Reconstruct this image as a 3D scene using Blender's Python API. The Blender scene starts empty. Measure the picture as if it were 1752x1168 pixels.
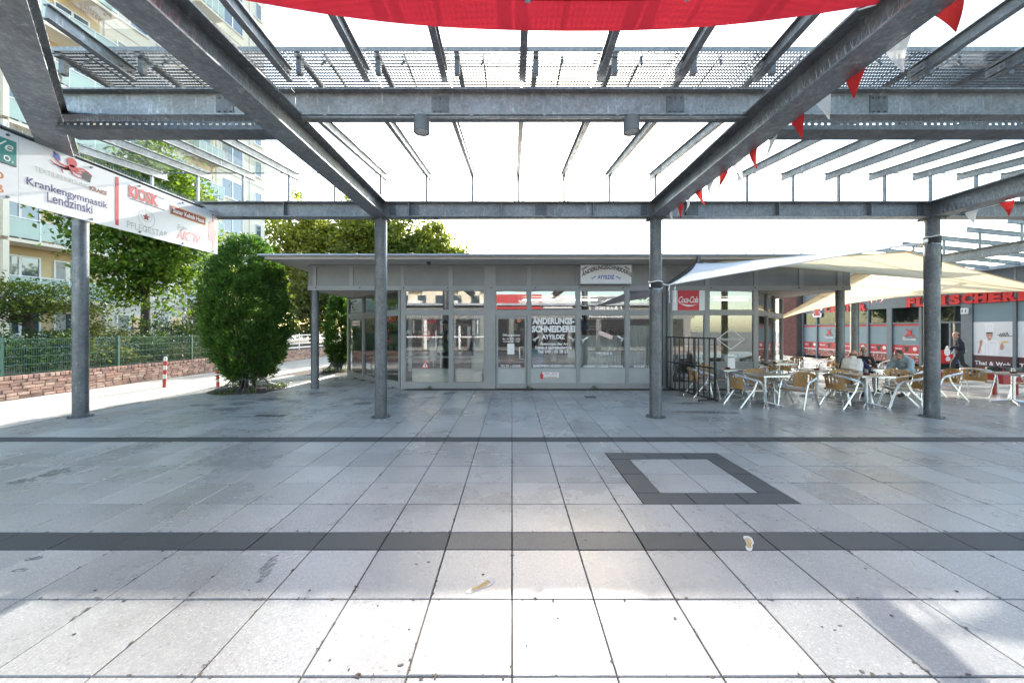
import bpy, math, random
import numpy as np
from mathutils import Vector, Matrix

random.seed(7)
rng = np.random.default_rng(7)
SC = bpy.context.scene
COL = SC.collection
R = math.radians

# ------------------------------------------------------------------ camera
F, CX, HY, EYE = 637.0, 876.0, 565.0, 1.8
cd = bpy.data.cameras.new('camera')
cam = bpy.data.objects.new('camera', cd)
COL.objects.link(cam)
cam.location = (0, 0, EYE)
cam.rotation_euler = (R(90), 0, 0)
cd.sensor_width = 36.0
cd.lens = F / 1752 * 36.0
cd.shift_y = -19.0 / 1752
cd.clip_start = 0.05
cd.clip_end = 1500
SC.camera = cam

# ------------------------------------------------------------------ light
SUN = Vector((0.115, 1.0, 0.499)).normalized()
w = bpy.data.worlds.new('World')
SC.world = w
w.use_nodes = True
nt = w.node_tree
bg = nt.nodes['Background']
sky = nt.nodes.new('ShaderNodeTexSky')
sky.sky_type = 'NISHITA'
sky.sun_disc = False
sky.sun_elevation = math.asin(SUN.z)
sky.sun_rotation = math.atan2(SUN.x, SUN.y)
sky.air_density = 1.0
sky.dust_density = 1.2
sky.ozone_density = 1.0
wb = nt.nodes.new('ShaderNodeMix'); wb.data_type = 'RGBA'; wb.blend_type = 'MULTIPLY'
wb.inputs[0].default_value = 1.0; wb.inputs[7].default_value = (1.04, 1.02, 0.90, 1)   # white balance of the photograph
nt.links.new(sky.outputs[0], wb.inputs[6]); nt.links.new(wb.outputs[2], bg.inputs['Color'])
bg.inputs['Strength'].default_value = 0.15
sl = bpy.data.lights.new('sun', 'SUN')
sl.energy = 2.4
sl.angle = R(0.6)
sl.color = (1.0, 0.955, 0.88)
so = bpy.data.objects.new('sun', sl)
COL.objects.link(so)
so.location = SUN * 60
so.rotation_euler = SUN.to_track_quat('Z', 'Y').to_euler()
SC.view_settings.view_transform = 'Standard'
SC.view_settings.look = 'None'
SC.view_settings.gamma = 1.0
SC.view_settings.use_curve_mapping = False
SC.view_settings.exposure = 2.42
SC.render.engine = 'CYCLES'
SC.cycles.transparent_max_bounces = 24
SC.cycles.max_bounces = 8
SC.cycles.caustics_reflective = False
SC.cycles.caustics_refractive = False
SC.cycles.use_denoising = True
SC.cycles.sample_clamp_indirect = 6.0

# ------------------------------------------------------------------ helpers
def ground_pt(px, py):
    """point on the ground plane below a place in the photograph (1752 wide)"""
    y = F * EYE / (py - HY)
    return ((px - CX) / F * y, y)

class MB:
    def __init__(s):
        s.v = []; s.f = []; s.m = []
    def add(s, vs, fs, mi=0):
        b = len(s.v)
        s.v += [tuple(v) for v in vs]
        for f in fs:
            s.f.append(tuple(b + i for i in f)); s.m.append(mi)
    def box(s, x0, x1, y0, y1, z0, z1, mi=0):
        if x0 > x1: x0, x1 = x1, x0
        if y0 > y1: y0, y1 = y1, y0
        if z0 > z1: z0, z1 = z1, z0
        s.add([(x0,y0,z0),(x1,y0,z0),(x1,y1,z0),(x0,y1,z0),(x0,y0,z1),(x1,y0,z1),(x1,y1,z1),(x0,y1,z1)],
              [(0,3,2,1),(4,5,6,7),(0,1,5,4),(1,2,6,5),(2,3,7,6),(3,0,4,7)], mi)
    def bbox(s, x0, x1, y0, y1, z0, z1, c, mi=0):
        """slab with a chamfered top edge"""
        s.add([(x0,y0,z0),(x1,y0,z0),(x1,y1,z0),(x0,y1,z0),
               (x0,y0,z1-c),(x1,y0,z1-c),(x1,y1,z1-c),(x0,y1,z1-c),
               (x0+c,y0+c,z1),(x1-c,y0+c,z1),(x1-c,y1-c,z1),(x0+c,y1-c,z1)],
              [(0,1,5,4),(1,2,6,5),(2,3,7,6),(3,0,4,7),(4,5,9,8),(5,6,10,9),(6,7,11,10),(7,4,8,11),(8,9,10,11)], mi)
    def obox(s, M, x0, x1, y0, y1, z0, z1, mi=0):
        b = len(s.v)
        s.box(x0, x1, y0, y1, z0, z1, mi)
        for i in range(b, len(s.v)):
            s.v[i] = tuple(M @ Vector(s.v[i]))
    def sweep(s, prof, p0, p1, up=(0,0,1), mi=0):
        """extrude a closed 2D profile (side, up) from p0 to p1"""
        p0 = Vector(p0); p1 = Vector(p1); d = (p1-p0).normalized()
        side = d.cross(Vector(up)).normalized(); u = side.cross(d).normalized()
        n = len(prof); vs = []
        for p in (p0, p1):
            for a, b in prof: vs.append(p + side*a + u*b)
        fs = [(i, (i+1) % n, n+(i+1) % n, n+i) for i in range(n)]
        s.add(vs, fs + [tuple(range(n-1, -1, -1)), tuple(range(n, 2*n))], mi)
    def ibeam(s, p0, p1, wd, h, tf=0.018, tw=0.014, mi=0):
        """I section whose top centre line runs p0 to p1"""
        a = wd/2; t = tw/2
        s.sweep([(-a,-h),(a,-h),(a,-h+tf),(t,-h+tf),(t,-tf),(a,-tf),(a,0),(-a,0),(-a,-tf),(-t,-tf),(-t,-h+tf),(-a,-h+tf)], p0, p1, mi=mi)
    def tube(s, pts, r, n=8, mi=0, caps=True):
        P = [Vector(p) for p in pts]; k = len(P)
        rs = r if isinstance(r, (list, tuple)) else [r]*k
        T = [(P[min(i+1,k-1)]-P[max(i-1,0)]).normalized() for i in range(k)]
        ref = Vector((0,0,1)) if abs(T[0].z) < 0.9 else Vector((1,0,0))
        a = T[0].cross(ref).normalized(); vs = []
        for i in range(k):
            a = (a - T[i]*a.dot(T[i])).normalized(); b = T[i].cross(a)
            for j in range(n):
                t = 2*math.pi*j/n
                vs.append(P[i] + (a*math.cos(t)+b*math.sin(t))*rs[i])
        fs = []
        for i in range(k-1):
            for j in range(n):
                j2 = (j+1) % n
                fs.append((i*n+j, i*n+j2, (i+1)*n+j2, (i+1)*n+j))
        if caps:
            fs.append(tuple(range(n-1,-1,-1))); fs.append(tuple(range((k-1)*n, k*n)))
        s.add(vs, fs, mi)
    def capsule(s, p0, p1, r0, r1, n=12):
        p0 = Vector(p0); p1 = Vector(p1); d = (p1-p0)
        if d.length < 1e-5: d = Vector((0,0,1e-4))
        t = d.normalized(); pts = []; rs = []
        for a in (80, 55, 28, 0):
            pts.append(p0 - t*r0*math.sin(R(a))); rs.append(r0*math.cos(R(a)))
        for a in (0, 28, 55, 80):
            pts.append(p0 + d + t*r1*math.sin(R(a))); rs.append(r1*math.cos(R(a)))
        s.tube(pts, rs, n)
    def ball(s, c, rx, ry, rz, n=12, m=8, mi=0, M=None):
        vs = []; fs = []
        for i in range(m+1):
            t = math.pi*(i+0.02)/(m+0.04)
            for j in range(n):
                p = 2*math.pi*j/n
                q = Vector((rx*math.sin(t)*math.cos(p), ry*math.sin(t)*math.sin(p), rz*math.cos(t)))
                if M is not None: q = M @ q
                vs.append(Vector(c) + q)
        for i in range(m):
            for j in range(n):
                fs.append((i*n+j, (i+1)*n+j, (i+1)*n+(j+1) % n, i*n+(j+1) % n))
        fs.append(tuple(range(n))); fs.append(tuple(range((m+1)*n-1, m*n-1, -1)))
        s.add(vs, fs, mi)
    def lathe(s, prof, c=(0,0,0), n=16, mi=0):
        vs = []; fs = []; k = len(prof)
        for r, z in prof:
            for j in range(n):
                t = 2*math.pi*j/n
                vs.append((c[0]+r*math.cos(t), c[1]+r*math.sin(t), c[2]+z))
        for i in range(k-1):
            for j in range(n):
                fs.append((i*n+j, i*n+(j+1) % n, (i+1)*n+(j+1) % n, (i+1)*n+j))
        fs.append(tuple(range(n-1,-1,-1))); fs.append(tuple(range((k-1)*n, k*n)))
        s.add(vs, fs, mi)
    def poly(s, M, pts, th=0.0, mi=0):
        """flat polygon in the plane of M, given thickness th along the normal"""
        n = len(pts)
        if th:
            vs = [M @ Vector((a,b,0)) for a,b in pts] + [M @ Vector((a,b,th)) for a,b in pts]
            s.add(vs, [tuple(range(n-1,-1,-1)), tuple(range(n,2*n))] + [(i,(i+1)%n,n+(i+1)%n,n+i) for i in range(n)], mi)
        else:
            s.add([M @ Vector((a,b,0)) for a,b in pts], [tuple(range(n))], mi)
    def ring(s, M, c, r0, r1, th, n=16, mi=0):
        for j in range(n):
            a = 2*math.pi*j/n; b = 2*math.pi*(j+1)/n
            s.poly(M, [(c[0]+r0*math.cos(a),c[1]+r0*math.sin(a)),(c[0]+r1*math.cos(a),c[1]+r1*math.sin(a)),
                       (c[0]+r1*math.cos(b),c[1]+r1*math.sin(b)),(c[0]+r0*math.cos(b),c[1]+r0*math.sin(b))], th, mi)
    def disc(s, M, c, rx, ry, th, n=16, mi=0):
        s.poly(M, [(c[0]+rx*math.cos(2*math.pi*j/n), c[1]+ry*math.sin(2*math.pi*j/n)) for j in range(n)], th, mi)
    def mesh(s, name, mats, smooth=None):
        me = bpy.data.meshes.new(name)
        me.from_pydata(s.v, [], s.f)
        ms = mats if isinstance(mats, (list, tuple)) else [mats]
        for m in ms: me.materials.append(m)
        if len(ms) > 1: me.polygons.foreach_set('material_index', s.m)
        if smooth is not None:
            me.polygons.foreach_set('use_smooth', [True]*len(s.f))
            if smooth < 180: me.set_sharp_from_angle(angle=R(smooth))
        me.update()
        return me
    def build(s, name, mats, parent=None, smooth=None):
        return link(name, s.mesh(name, mats, smooth), parent)

def link(name, me, parent=None, loc=None, rz=None):
    o = bpy.data.objects.new(name, me)
    COL.objects.link(o)
    if parent is not None: o.parent = parent
    if loc is not None: o.location = loc
    if rz is not None: o.rotation_euler = (0, 0, rz)
    return o

def tag(o, label=None, cat=None, group=None, kind=None):
    if label: o['label'] = label
    if cat: o['category'] = cat
    if group: o['group'] = group
    if kind: o['kind'] = kind
    return o

def thing(name, label, cat, loc=(0,0,0), rz=0, group=None):
    o = bpy.data.objects.new(name, None)
    COL.objects.link(o)
    o.empty_display_size = 0.1
    o.location = loc; o.rotation_euler = (0,0,rz)
    return tag(o, label, cat, group)

def copy_tree(o, parent=None):
    c = o.copy(); COL.objects.link(c)
    if parent is not None: c.parent = parent
    for ch in list(o.children): copy_tree(ch, c)
    return c

def frame(o, xa, ya):
    xa = Vector(xa).normalized(); ya = Vector(ya).normalized(); n = xa.cross(ya)
    return Matrix(((xa.x,ya.x,n.x,o[0]),(xa.y,ya.y,n.y,o[1]),(xa.z,ya.z,n.z,o[2]),(0,0,0,1)))

_fc = {}
def text_mesh(s, bold=0.0, shear=0.0, spacing=1.0, ext=0.0):
    cu = bpy.data.curves.new('lettering', 'FONT')
    cu.body = s; cu.size = 1.0; cu.offset = bold; cu.shear = shear; cu.space_character = spacing
    cu.extrude = ext; cu.resolution_u = 3
    cu.fill_mode = 'BOTH' if ext else 'FRONT'
    ob = bpy.data.objects.new('lettering', cu)
    COL.objects.link(ob)
    me = bpy.data.meshes.new_from_object(ob.evaluated_get(bpy.context.evaluated_depsgraph_get()))
    COL.objects.unlink(ob); bpy.data.objects.remove(ob)
    return me

def text(name, s, mat, parent, M, x0, x1, y0, y1=None, bold=0.0, shear=0.0, ext=0.0, lift=0.004, spacing=1.0, warp=None):
    """lettering fitted between x0 and x1 with its baseline box from y0 to y1 in the plane M"""
    me = text_mesh(s, bold, shear, spacing, ext)
    n = len(me.vertices)
    co = np.empty(n*3, dtype=np.float64); me.vertices.foreach_get('co', co); co = co.reshape(-1,3)
    mn = co.min(0); mx = co.max(0)
    sx = (x1-x0)/(mx[0]-mn[0])
    sy = (y1-y0)/(mx[1]-mn[1]) if y1 is not None else sx
    X = x0 + (co[:,0]-mn[0])*sx; Y = y0 + (co[:,1]-mn[1])*sy
    if warp: Y = Y + warp((X-x0)/(x1-x0))
    Z = (co[:,2]-mn[2])*sy + lift
    A = np.array(M)
    P = A[:3,:3] @ np.stack([X,Y,Z]) + A[:3,3:4]
    me.vertices.foreach_set('co', P.T.ravel()); me.update()
    me.materials.clear(); me.materials.append(mat)
    return link(name, me, parent)

# ------------------------------------------------------------------ materials
def _n(m, t, **kw):
    nd = m.node_tree.nodes.new(t)
    for k, v in kw.items():
        if k in nd.inputs: nd.inputs[k].default_value = v
        else: setattr(nd, k, v)
    return nd

def L(m, a, b): m.node_tree.links.new(a, b)

def mix(m, fac, a, b, mode='MIX'):
    nd = m.node_tree.nodes.new('ShaderNodeMix'); nd.data_type = 'RGBA'; nd.blend_type = mode
    for sock, val in ((nd.inputs[0], fac), (nd.inputs[6], a), (nd.inputs[7], b)):
        if hasattr(val, 'is_output'): L(m, val, sock)
        elif isinstance(val, (int, float)): sock.default_value = val
        else: sock.default_value = (*val, 1.0)
    return nd.outputs[2]

def ramp(m, src, p0, p1, c0=(0,0,0), c1=(1,1,1)):
    nd = m.node_tree.nodes.new('ShaderNodeValToRGB')
    nd.color_ramp.elements[0].position = p0; nd.color_ramp.elements[1].position = p1
    nd.color_ramp.elements[0].color = (*c0,1); nd.color_ramp.elements[1].color = (*c1,1)
    L(m, src, nd.inputs[0])
    return nd.outputs[0]

def noise(m, scale, detail=4, rough=0.6, vec=None, stretch=None, coord='Object'):
    nd = _n(m, 'ShaderNodeTexNoise', Scale=scale, Detail=detail, Roughness=rough)
    tc = _n(m, 'ShaderNodeTexCoord')
    v = tc.outputs[coord]
    if stretch:
        mp = _n(m, 'ShaderNodeMapping'); mp.inputs['Scale'].default_value = stretch
        L(m, v, mp.inputs[0]); v = mp.outputs[0]
    L(m, v, nd.inputs['Vector'])
    return nd.outputs['Fac']

def M_(name):
    m = bpy.data.materials.new(name); m.use_nodes = True
    return m, m.node_tree.nodes['Principled BSDF']

def plain(name, col, rough=0.6, metal=0.0, var=0.15, scale=3.0, bump=0.0, bscale=60.0, spec=0.5, stretch=None, emit=0):
    """a colour with uneven wear over it"""
    m, b = M_(name)
    f = noise(m, scale, 6, 0.65, stretch=stretch)
    lo = tuple(c*(1-var) for c in col); hi = tuple(min(1, c*(1+var*0.6)) for c in col)
    L(m, ramp(m, f, 0.32, 0.68, lo, hi), b.inputs['Base Color'])
    b.inputs['Roughness'].default_value = rough; b.inputs['Metallic'].default_value = metal
    b.inputs['Specular IOR Level'].default_value = spec
    if bump:
        f2 = noise(m, bscale, 3, 0.6)
        bp = _n(m, 'ShaderNodeBump', Strength=bump, Distance=0.01)
        L(m, f2, bp.inputs['Height']); L(m, bp.outputs[0], b.inputs['Normal'])
    return m

def galvanized(name, base=(0.30,0.325,0.345), stain=0.5, metal=0.55):
    m, b = M_(name)
    vo = _n(m, 'ShaderNodeTexVoronoi', Scale=34.0)
    tc = _n(m, 'ShaderNodeTexCoord'); L(m, tc.outputs['Object'], vo.inputs['Vector'])
    sp = ramp(m, vo.outputs['Color'], 0.2, 0.9, tuple(c*0.86 for c in base), tuple(c*1.18 for c in base))
    big = ramp(m, noise(m, 1.7, 5, 0.65), 0.35, 0.7, (0.72,0.72,0.74), (1.08,1.08,1.08))
    c = mix(m, 1.0, sp, big, 'MULTIPLY')
    st = ramp(m, noise(m, 5.0, 8, 0.75, stretch=(3.0,3.0,0.6)), 0.56, 0.70)
    fm = _n(m, 'ShaderNodeMath', operation='MULTIPLY'); L(m, st, fm.inputs[0]); fm.inputs[1].default_value = stain
    c = mix(m, fm.outputs[0], c, (0.62,0.64,0.65))
    dk = ramp(m, noise(m, 3.1, 7, 0.7, stretch=(1.2,1.2,0.5)), 0.58, 0.8)
    fd = _n(m, 'ShaderNodeMath', operation='MULTIPLY'); L(m, dk, fd.inputs[0]); fd.inputs[1].default_value = 0.55
    c = mix(m, fd.outputs[0], c, (0.125,0.112,0.10))
    L(m, c, b.inputs['Base Color'])
    b.inputs['Metallic'].default_value = metal
    L(m, ramp(m, noise(m, 9, 4), 0.3, 0.7, (0.36,)*3, (0.6,)*3), b.inputs['Roughness'])
    bp = _n(m, 'ShaderNodeBump', Strength=0.12, Distance=0.004)
    L(m, noise(m, 70, 4), bp.inputs['Height']); L(m, bp.outputs[0], b.inputs['Normal'])
    return m

def glass(name, tint=(0.93,0.96,0.95), base=0.06, edge=0.9, dirt=0.03, ior=1.5):
    """thin architectural pane: clear straight through, mirror reflection by angle, a little dust"""
    m = bpy.data.materials.new(name); m.use_nodes = True
    nt = m.node_tree; nt.nodes.clear()
    out = _n(m, 'ShaderNodeOutputMaterial')
    tr = _n(m, 'ShaderNodeBsdfTransparent', Color=(*tint,1))
    gl = _n(m, 'ShaderNodeBsdfGlossy', Roughness=0.012, Color=(0.97,0.98,1,1))
    df = _n(m, 'ShaderNodeBsdfDiffuse', Color=(0.75,0.77,0.76,1))
    fr = _n(m, 'ShaderNodeFresnel', IOR=ior)
    mr = _n(m, 'ShaderNodeMapRange'); mr.inputs['From Min'].default_value = 0.0; mr.inputs['From Max'].default_value = 1.0
    mr.inputs['To Min'].default_value = base; mr.inputs['To Max'].default_value = edge
    L(m, fr.outputs[0], mr.inputs['Value'])
    mx = _n(m, 'ShaderNodeMixShader'); L(m, mr.outputs[0], mx.inputs[0]); L(m, tr.outputs[0], mx.inputs[1]); L(m, gl.outputs[0], mx.inputs[2])
    d = ramp(m, noise(m, 2.2, 6, 0.7), 0.35, 0.75, (dirt*0.3,)*3, (dirt*1.6,)*3)
    mx2 = _n(m, 'ShaderNodeMixShader'); L(m, d, mx2.inputs[0]); L(m, mx.outputs[0], mx2.inputs[1]); L(m, df.outputs[0], mx2.inputs[2])
    L(m, mx2.outputs[0], out.inputs[0])
    return m

def cloth(name, col, trans=0.5, var=0.06, scale=2.0, crease=0.45):
    m = bpy.data.materials.new(name); m.use_nodes = True
    nt = m.node_tree; nt.nodes.clear()
    out = _n(m, 'ShaderNodeOutputMaterial')
    c = ramp(m, noise(m, scale, 5), 0.3, 0.7, tuple(x*(1-var) for x in col), tuple(min(1,x*(1+var)) for x in col))
    df = _n(m, 'ShaderNodeBsdfDiffuse'); tl = _n(m, 'ShaderNodeBsdfTranslucent')
    L(m, c, df.inputs[0]); L(m, c, tl.inputs[0])
    bp = _n(m, 'ShaderNodeBump', Strength=crease, Distance=0.03); L(m, noise(m, 4.5, 5, 0.6, stretch=(1,2.5,1)), bp.inputs['Height']); L(m, bp.outputs[0], df.inputs['Normal']); L(m, bp.outputs[0], tl.inputs['Normal'])
    mx = _n(m, 'ShaderNodeMixShader', Fac=trans); L(m, df.outputs[0], mx.inputs[1]); L(m, tl.outputs[0], mx.inputs[2])
    L(m, mx.outputs[0], out.inputs[0])
    return m

def leafmat(name, dark, light, trans=0.45):
    m = bpy.data.materials.new(name); m.use_nodes = True
    nt = m.node_tree; nt.nodes.clear()
    out = _n(m, 'ShaderNodeOutputMaterial')
    ge = _n(m, 'ShaderNodeNewGeometry')
    c = ramp(m, ge.outputs['Random Per Island'], 0.0, 1.0, dark, light)
    big = ramp(m, noise(m, 0.9, 3), 0.35, 0.7, (0.75,0.8,0.7), (1.15,1.12,1.0))
    c = mix(m, 1.0, c, big, 'MULTIPLY')
    pr = _n(m, 'ShaderNodeBsdfPrincipled', Roughness=0.5); pr.inputs['Specular IOR Level'].default_value = 0.35
    L(m, c, pr.inputs['Base Color'])
    tl = _n(m, 'ShaderNodeBsdfTranslucent')
    L(m, mix(m, 1.0, c, (1.35,1.25,0.55), 'MULTIPLY'), tl.inputs[0])
    mx = _n(m, 'ShaderNodeMixShader', Fac=trans); L(m, pr.outputs[0], mx.inputs[1]); L(m, tl.outputs[0], mx.inputs[2])
    L(m, mx.outputs[0], out.inputs[0])
    return m

def tilemat(name, base, fleck, amount, rough=(0.34,0.52)):
    """washed concrete slab: light and dark chips, water stains, wear that differs slab by slab"""
    m, b = M_(name)
    tc = _n(m, 'ShaderNodeTexCoord')
    ge = _n(m, 'ShaderNodeNewGeometry')
    pos = ge.outputs['Position']
    oi = _n(m, 'ShaderNodeObjectInfo')
    vo = _n(m, 'ShaderNodeTexVoronoi', Scale=130.0); L(m, pos, vo.inputs['Vector'])
    chip = ramp(m, vo.outputs['Color'], 0.55, 0.95)
    fm = _n(m, 'ShaderNodeMath', operation='MULTIPLY'); L(m, chip, fm.inputs[0]); fm.inputs[1].default_value = amount
    c = mix(m, fm.outputs[0], base, fleck)
    v2 = _n(m, 'ShaderNodeTexVoronoi', Scale=90.0); L(m, pos, v2.inputs['Vector'])
    dk = ramp(m, v2.outputs['Color'], 0.86, 0.9)
    fm2 = _n(m, 'ShaderNodeMath', operation='MULTIPLY'); L(m, dk, fm2.inputs[0]); fm2.inputs[1].default_value = amount*0.8
    c = mix(m, fm2.outputs[0], c, tuple(x*0.42 for x in base))
    add = _n(m, 'ShaderNodeMath', operation='ADD'); L(m, oi.outputs['Random'], add.inputs[0]); L(m, ge.outputs['Random Per Island'], add.inputs[1])
    fr = _n(m, 'ShaderNodeMath', operation='FRACT'); L(m, add.outputs[0], fr.inputs[0])
    c = mix(m, 1.0, c, ramp(m, fr.outputs[0], 0, 1, (0.82,0.825,0.83), (1.08,1.075,1.06)), 'MULTIPLY')
    n1 = _n(m, 'ShaderNodeTexNoise', Scale=0.55, Detail=6.0, Roughness=0.62); L(m, pos, n1.inputs['Vector'])
    c = mix(m, 1.0, c, ramp(m, n1.outputs['Fac'], 0.33, 0.62, (0.72,0.71,0.695), (1.06,1.06,1.055)), 'MULTIPLY')
    n2 = _n(m, 'ShaderNodeTexNoise', Scale=3.3, Detail=7.0, Roughness=0.7); L(m, pos, n2.inputs['Vector'])
    st = ramp(m, n2.outputs['Fac'], 0.62, 0.76)
    fs = _n(m, 'ShaderNodeMath', operation='MULTIPLY'); L(m, st, fs.inputs[0]); fs.inputs[1].default_value = 0.30
    c = mix(m, fs.outputs[0], c, tuple(x*0.45 for x in base))
    L(m, c, b.inputs['Base Color'])
    L(m, ramp(m, n1.outputs['Fac'], 0.3, 0.65, (rough[0],)*3, (rough[1],)*3), b.inputs['Roughness'])
    b.inputs['Specular IOR Level'].default_value = 0.6
    n3 = _n(m, 'ShaderNodeTexNoise', Scale=160.0, Detail=3.0); L(m, pos, n3.inputs['Vector'])
    bp = _n(m, 'ShaderNodeBump', Strength=0.35, Distance=0.002); L(m, n3.outputs['Fac'], bp.inputs['Height']); L(m, bp.outputs[0], b.inputs['Normal'])
    return m

STEEL = galvanized('galvanized steel', (0.285,0.303,0.312), 0.75)
STEEL_L = galvanized('galvanized column', (0.165,0.18,0.19), 0.35)
STEEL_D = galvanized('dull zinc', (0.15,0.165,0.175), 0.2, 0.4)
WIRE = plain('stainless wire', (0.55,0.55,0.53), 0.35, 0.9)
ALU = plain('brushed aluminium', (0.78,0.79,0.80), 0.26, 1.0, 0.05)
PAINT_G = plain('grey facade paint', (0.30,0.305,0.30), 0.5, 0.0, 0.10, 1.6, 0.05, 200)
PAINT_P = plain('grey infill panel', (0.24,0.243,0.238), 0.5, 0.0, 0.14, 1.2, 0.05, 200)
SOFFIT = plain('soffit board', (0.55,0.50,0.45), 0.7, 0.0, 0.12, 1.2, stretch=(1,6,1))
ZINC = plain('zinc roof edge', (0.33,0.37,0.42), 0.45, 0.3, 0.15, 2.5)
GLASS_R = glass('roof glass', (0.975,0.988,0.982), 0.0, 0.30, 0.010, 1.35)
GLASS_S = glass('shop glass', (0.86,0.91,0.90), 0.15, 0.95, 0.004, 1.5)
GLASS_T = glass('dim transom glass', (0.6,0.66,0.66), 0.02, 0.14, 0.012, 1.4)
GLASS_B = glass('balcony glass', (0.62,0.78,0.72), 0.06, 0.7, 0.45, 1.45)
FROST = plain('frosted film', (0.42,0.44,0.43), 0.35, 0.0, 0.10, 2.0)
WHITE = plain('white lettering', (0.82,0.82,0.82), 0.5, 0.0, 0.03)
WHITEP = plain('white board', (0.80,0.80,0.80), 0.35, 0.0, 0.04, 1.5)
BLACKP = plain('black lettering', (0.02,0.02,0.025), 0.5, 0.0, 0.05)
NAVY = plain('navy lettering', (0.05,0.045,0.17), 0.5, 0.0, 0.05)
BLUE = plain('blue lettering', (0.03,0.10,0.42), 0.5, 0.0, 0.05)
RED = plain('red print', (0.55,0.035,0.045), 0.45, 0.0, 0.08)
REDB = plain('bright red sign', (0.72,0.03,0.03), 0.38, 0.0, 0.08)
DRED = plain('dark red print', (0.30,0.02,0.03), 0.5, 0.0, 0.1)
FADED = plain('faded red print', (0.72,0.30,0.30), 0.5, 0.0, 0.12)
GREYT = plain('grey print', (0.48,0.50,0.46), 0.5, 0.0, 0.1)
ORANGE = plain('orange print', (0.62,0.17,0.05), 0.5, 0.0, 0.1)
TEAL = plain('teal print', (0.03,0.25,0.22), 0.5, 0.0, 0.08)
BROWNT = plain('brown print', (0.25,0.08,0.03), 0.5)
CREAMP = plain('gold print', (0.75,0.5,0.2), 0.5)
RED_CLOTH = cloth('red sail cloth', (0.66,0.035,0.05), 0.50, 0.10, 1.2, 0.03)
PEN_RED = cloth('red pennant cloth', (0.68,0.05,0.05), 0.45)
PEN_WHITE = cloth('white pennant cloth', (0.85,0.85,0.84), 0.55)
SAIL_W = cloth('white sail cloth', (0.74,0.75,0.77), 0.30)
SAIL_Y = cloth('cream sail cloth', (0.75,0.63,0.43), 0.48, 0.05, 1.2)
BLACKM = plain('black steel', (0.022,0.023,0.026), 0.4, 0.2, 0.2, 8)
RUBBER = plain('black rubber strap', (0.02,0.02,0.022), 0.6)
WICKER = plain('tan wicker', (0.43,0.25,0.095), 0.55, 0.0, 0.25, 60, 0.5, 150)
SEATW = plain('grey striped webbing', (0.45,0.46,0.48), 0.6, 0.0, 0.45, 45, 0.4, 150, stretch=(1,12,1))
TABLET = plain('wood print laminate', (0.32,0.235,0.17), 0.42, 0.0, 0.25, 5, stretch=(1,14,1))
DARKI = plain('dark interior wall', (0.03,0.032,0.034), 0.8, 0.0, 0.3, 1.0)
INTW = plain('interior white', (0.74,0.78,0.73), 0.6, 0.0, 0.05)
CURT = cloth('sheer curtain', (0.76,0.80,0.78), 0.35)
CONC = plain('pale paving', (0.40,0.375,0.335), 0.75, 0.0, 0.14, 1.4, 0.25, 120)
ASPH = plain('ground', (0.26,0.245,0.225), 0.85, 0.0, 0.2, 0.8, 0.25, 90)
JOINT = plain('joint sand', (0.085,0.070,0.055), 0.95, 0.0, 0.35, 9, 0.4, 200)
TILE = tilemat('washed concrete slab', (0.338,0.340,0.338), (0.62,0.62,0.60), 0.55, (0.20,0.36))
TILE_D = tilemat('dark basalt slab', (0.032,0.040,0.047), (0.20,0.21,0.22), 0.14, (0.5,0.62))
TILE_M = tilemat('worn grey slab', (0.075,0.078,0.082), (0.28,0.28,0.28), 0.25, (0.4,0.55))
BRICKS = [plain('brick '+n, c, 0.85, 0.0, 0.25, 7, 0.5, 90) for n, c in
          (('rose',(0.40,0.235,0.185)),('brown',(0.34,0.215,0.17)),('pale',(0.46,0.32,0.26)),('dark',(0.26,0.165,0.14)))]
MORTAR = plain('dark mortar', (0.13,0.11,0.095), 0.95)
GREENF = plain('green powder coat', (0.045,0.13,0.10), 0.4, 0.0, 0.15)
BARK = plain('bark', (0.075,0.058,0.042), 0.9, 0.0, 0.4, 12, 0.7, 40, stretch=(1,1,0.3))
SOIL = plain('soil', (0.07,0.05,0.035), 0.95, 0.0, 0.4, 6, 0.8, 40)
SKINM = plain('skin', (0.48,0.27,0.19), 0.5, 0.0, 0.08, 12)
HAIRD = plain('dark hair', (0.02,0.014,0.010), 0.5, 0.0, 0.3, 60, 0.5, 200)
HAIRG = plain('grey hair', (0.36,0.35,0.33), 0.6, 0.0, 0.3, 60, 0.5, 200)

# ================================================================== GROUND
g = MB(); g.add([(-400,-400,-0.05),(400,-400,-0.05),(400,400,-0.05),(-400,400,-0.05)], [(0,1,2,3)])
tag(g.build('ground', ASPH), 'pale flat ground around the plaza', kind='structure')
j = MB(); j.add([(-9.4,-9,-0.014),(21,-9,-0.014),(21,27,-0.014),(-9.4,27,-0.014)], [(0,1,2,3)])
pave = tag(j.build('pavement', JOINT), 'grey slab plaza with dark basalt bands', kind='structure')

TW = 0.548
cells = []                                   # x0, x1, y0, y1, material key
rows = []
y = 3.058
ys = [3.058, 2.497, 1.939, 1.385, 0.83, 0.28, -0.27]
k = -0.27
while k > -8.0: k -= 0.55; ys.append(k)
for a, b in zip(ys[1:], ys[:-1]): rows.append((a, b, 'l'))
rows.append((3.058, 3.326, 'd'))
for i in range(5): rows.append((3.326+0.54*i, 3.866+0.54*i, 'q' if i in (1,2,3) else 'l'))
rows.append((6.026, 6.294, 'd'))
k = 6.294
while k < 26.5: rows.append((k, k+0.54, 'l')); k += 0.54

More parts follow.
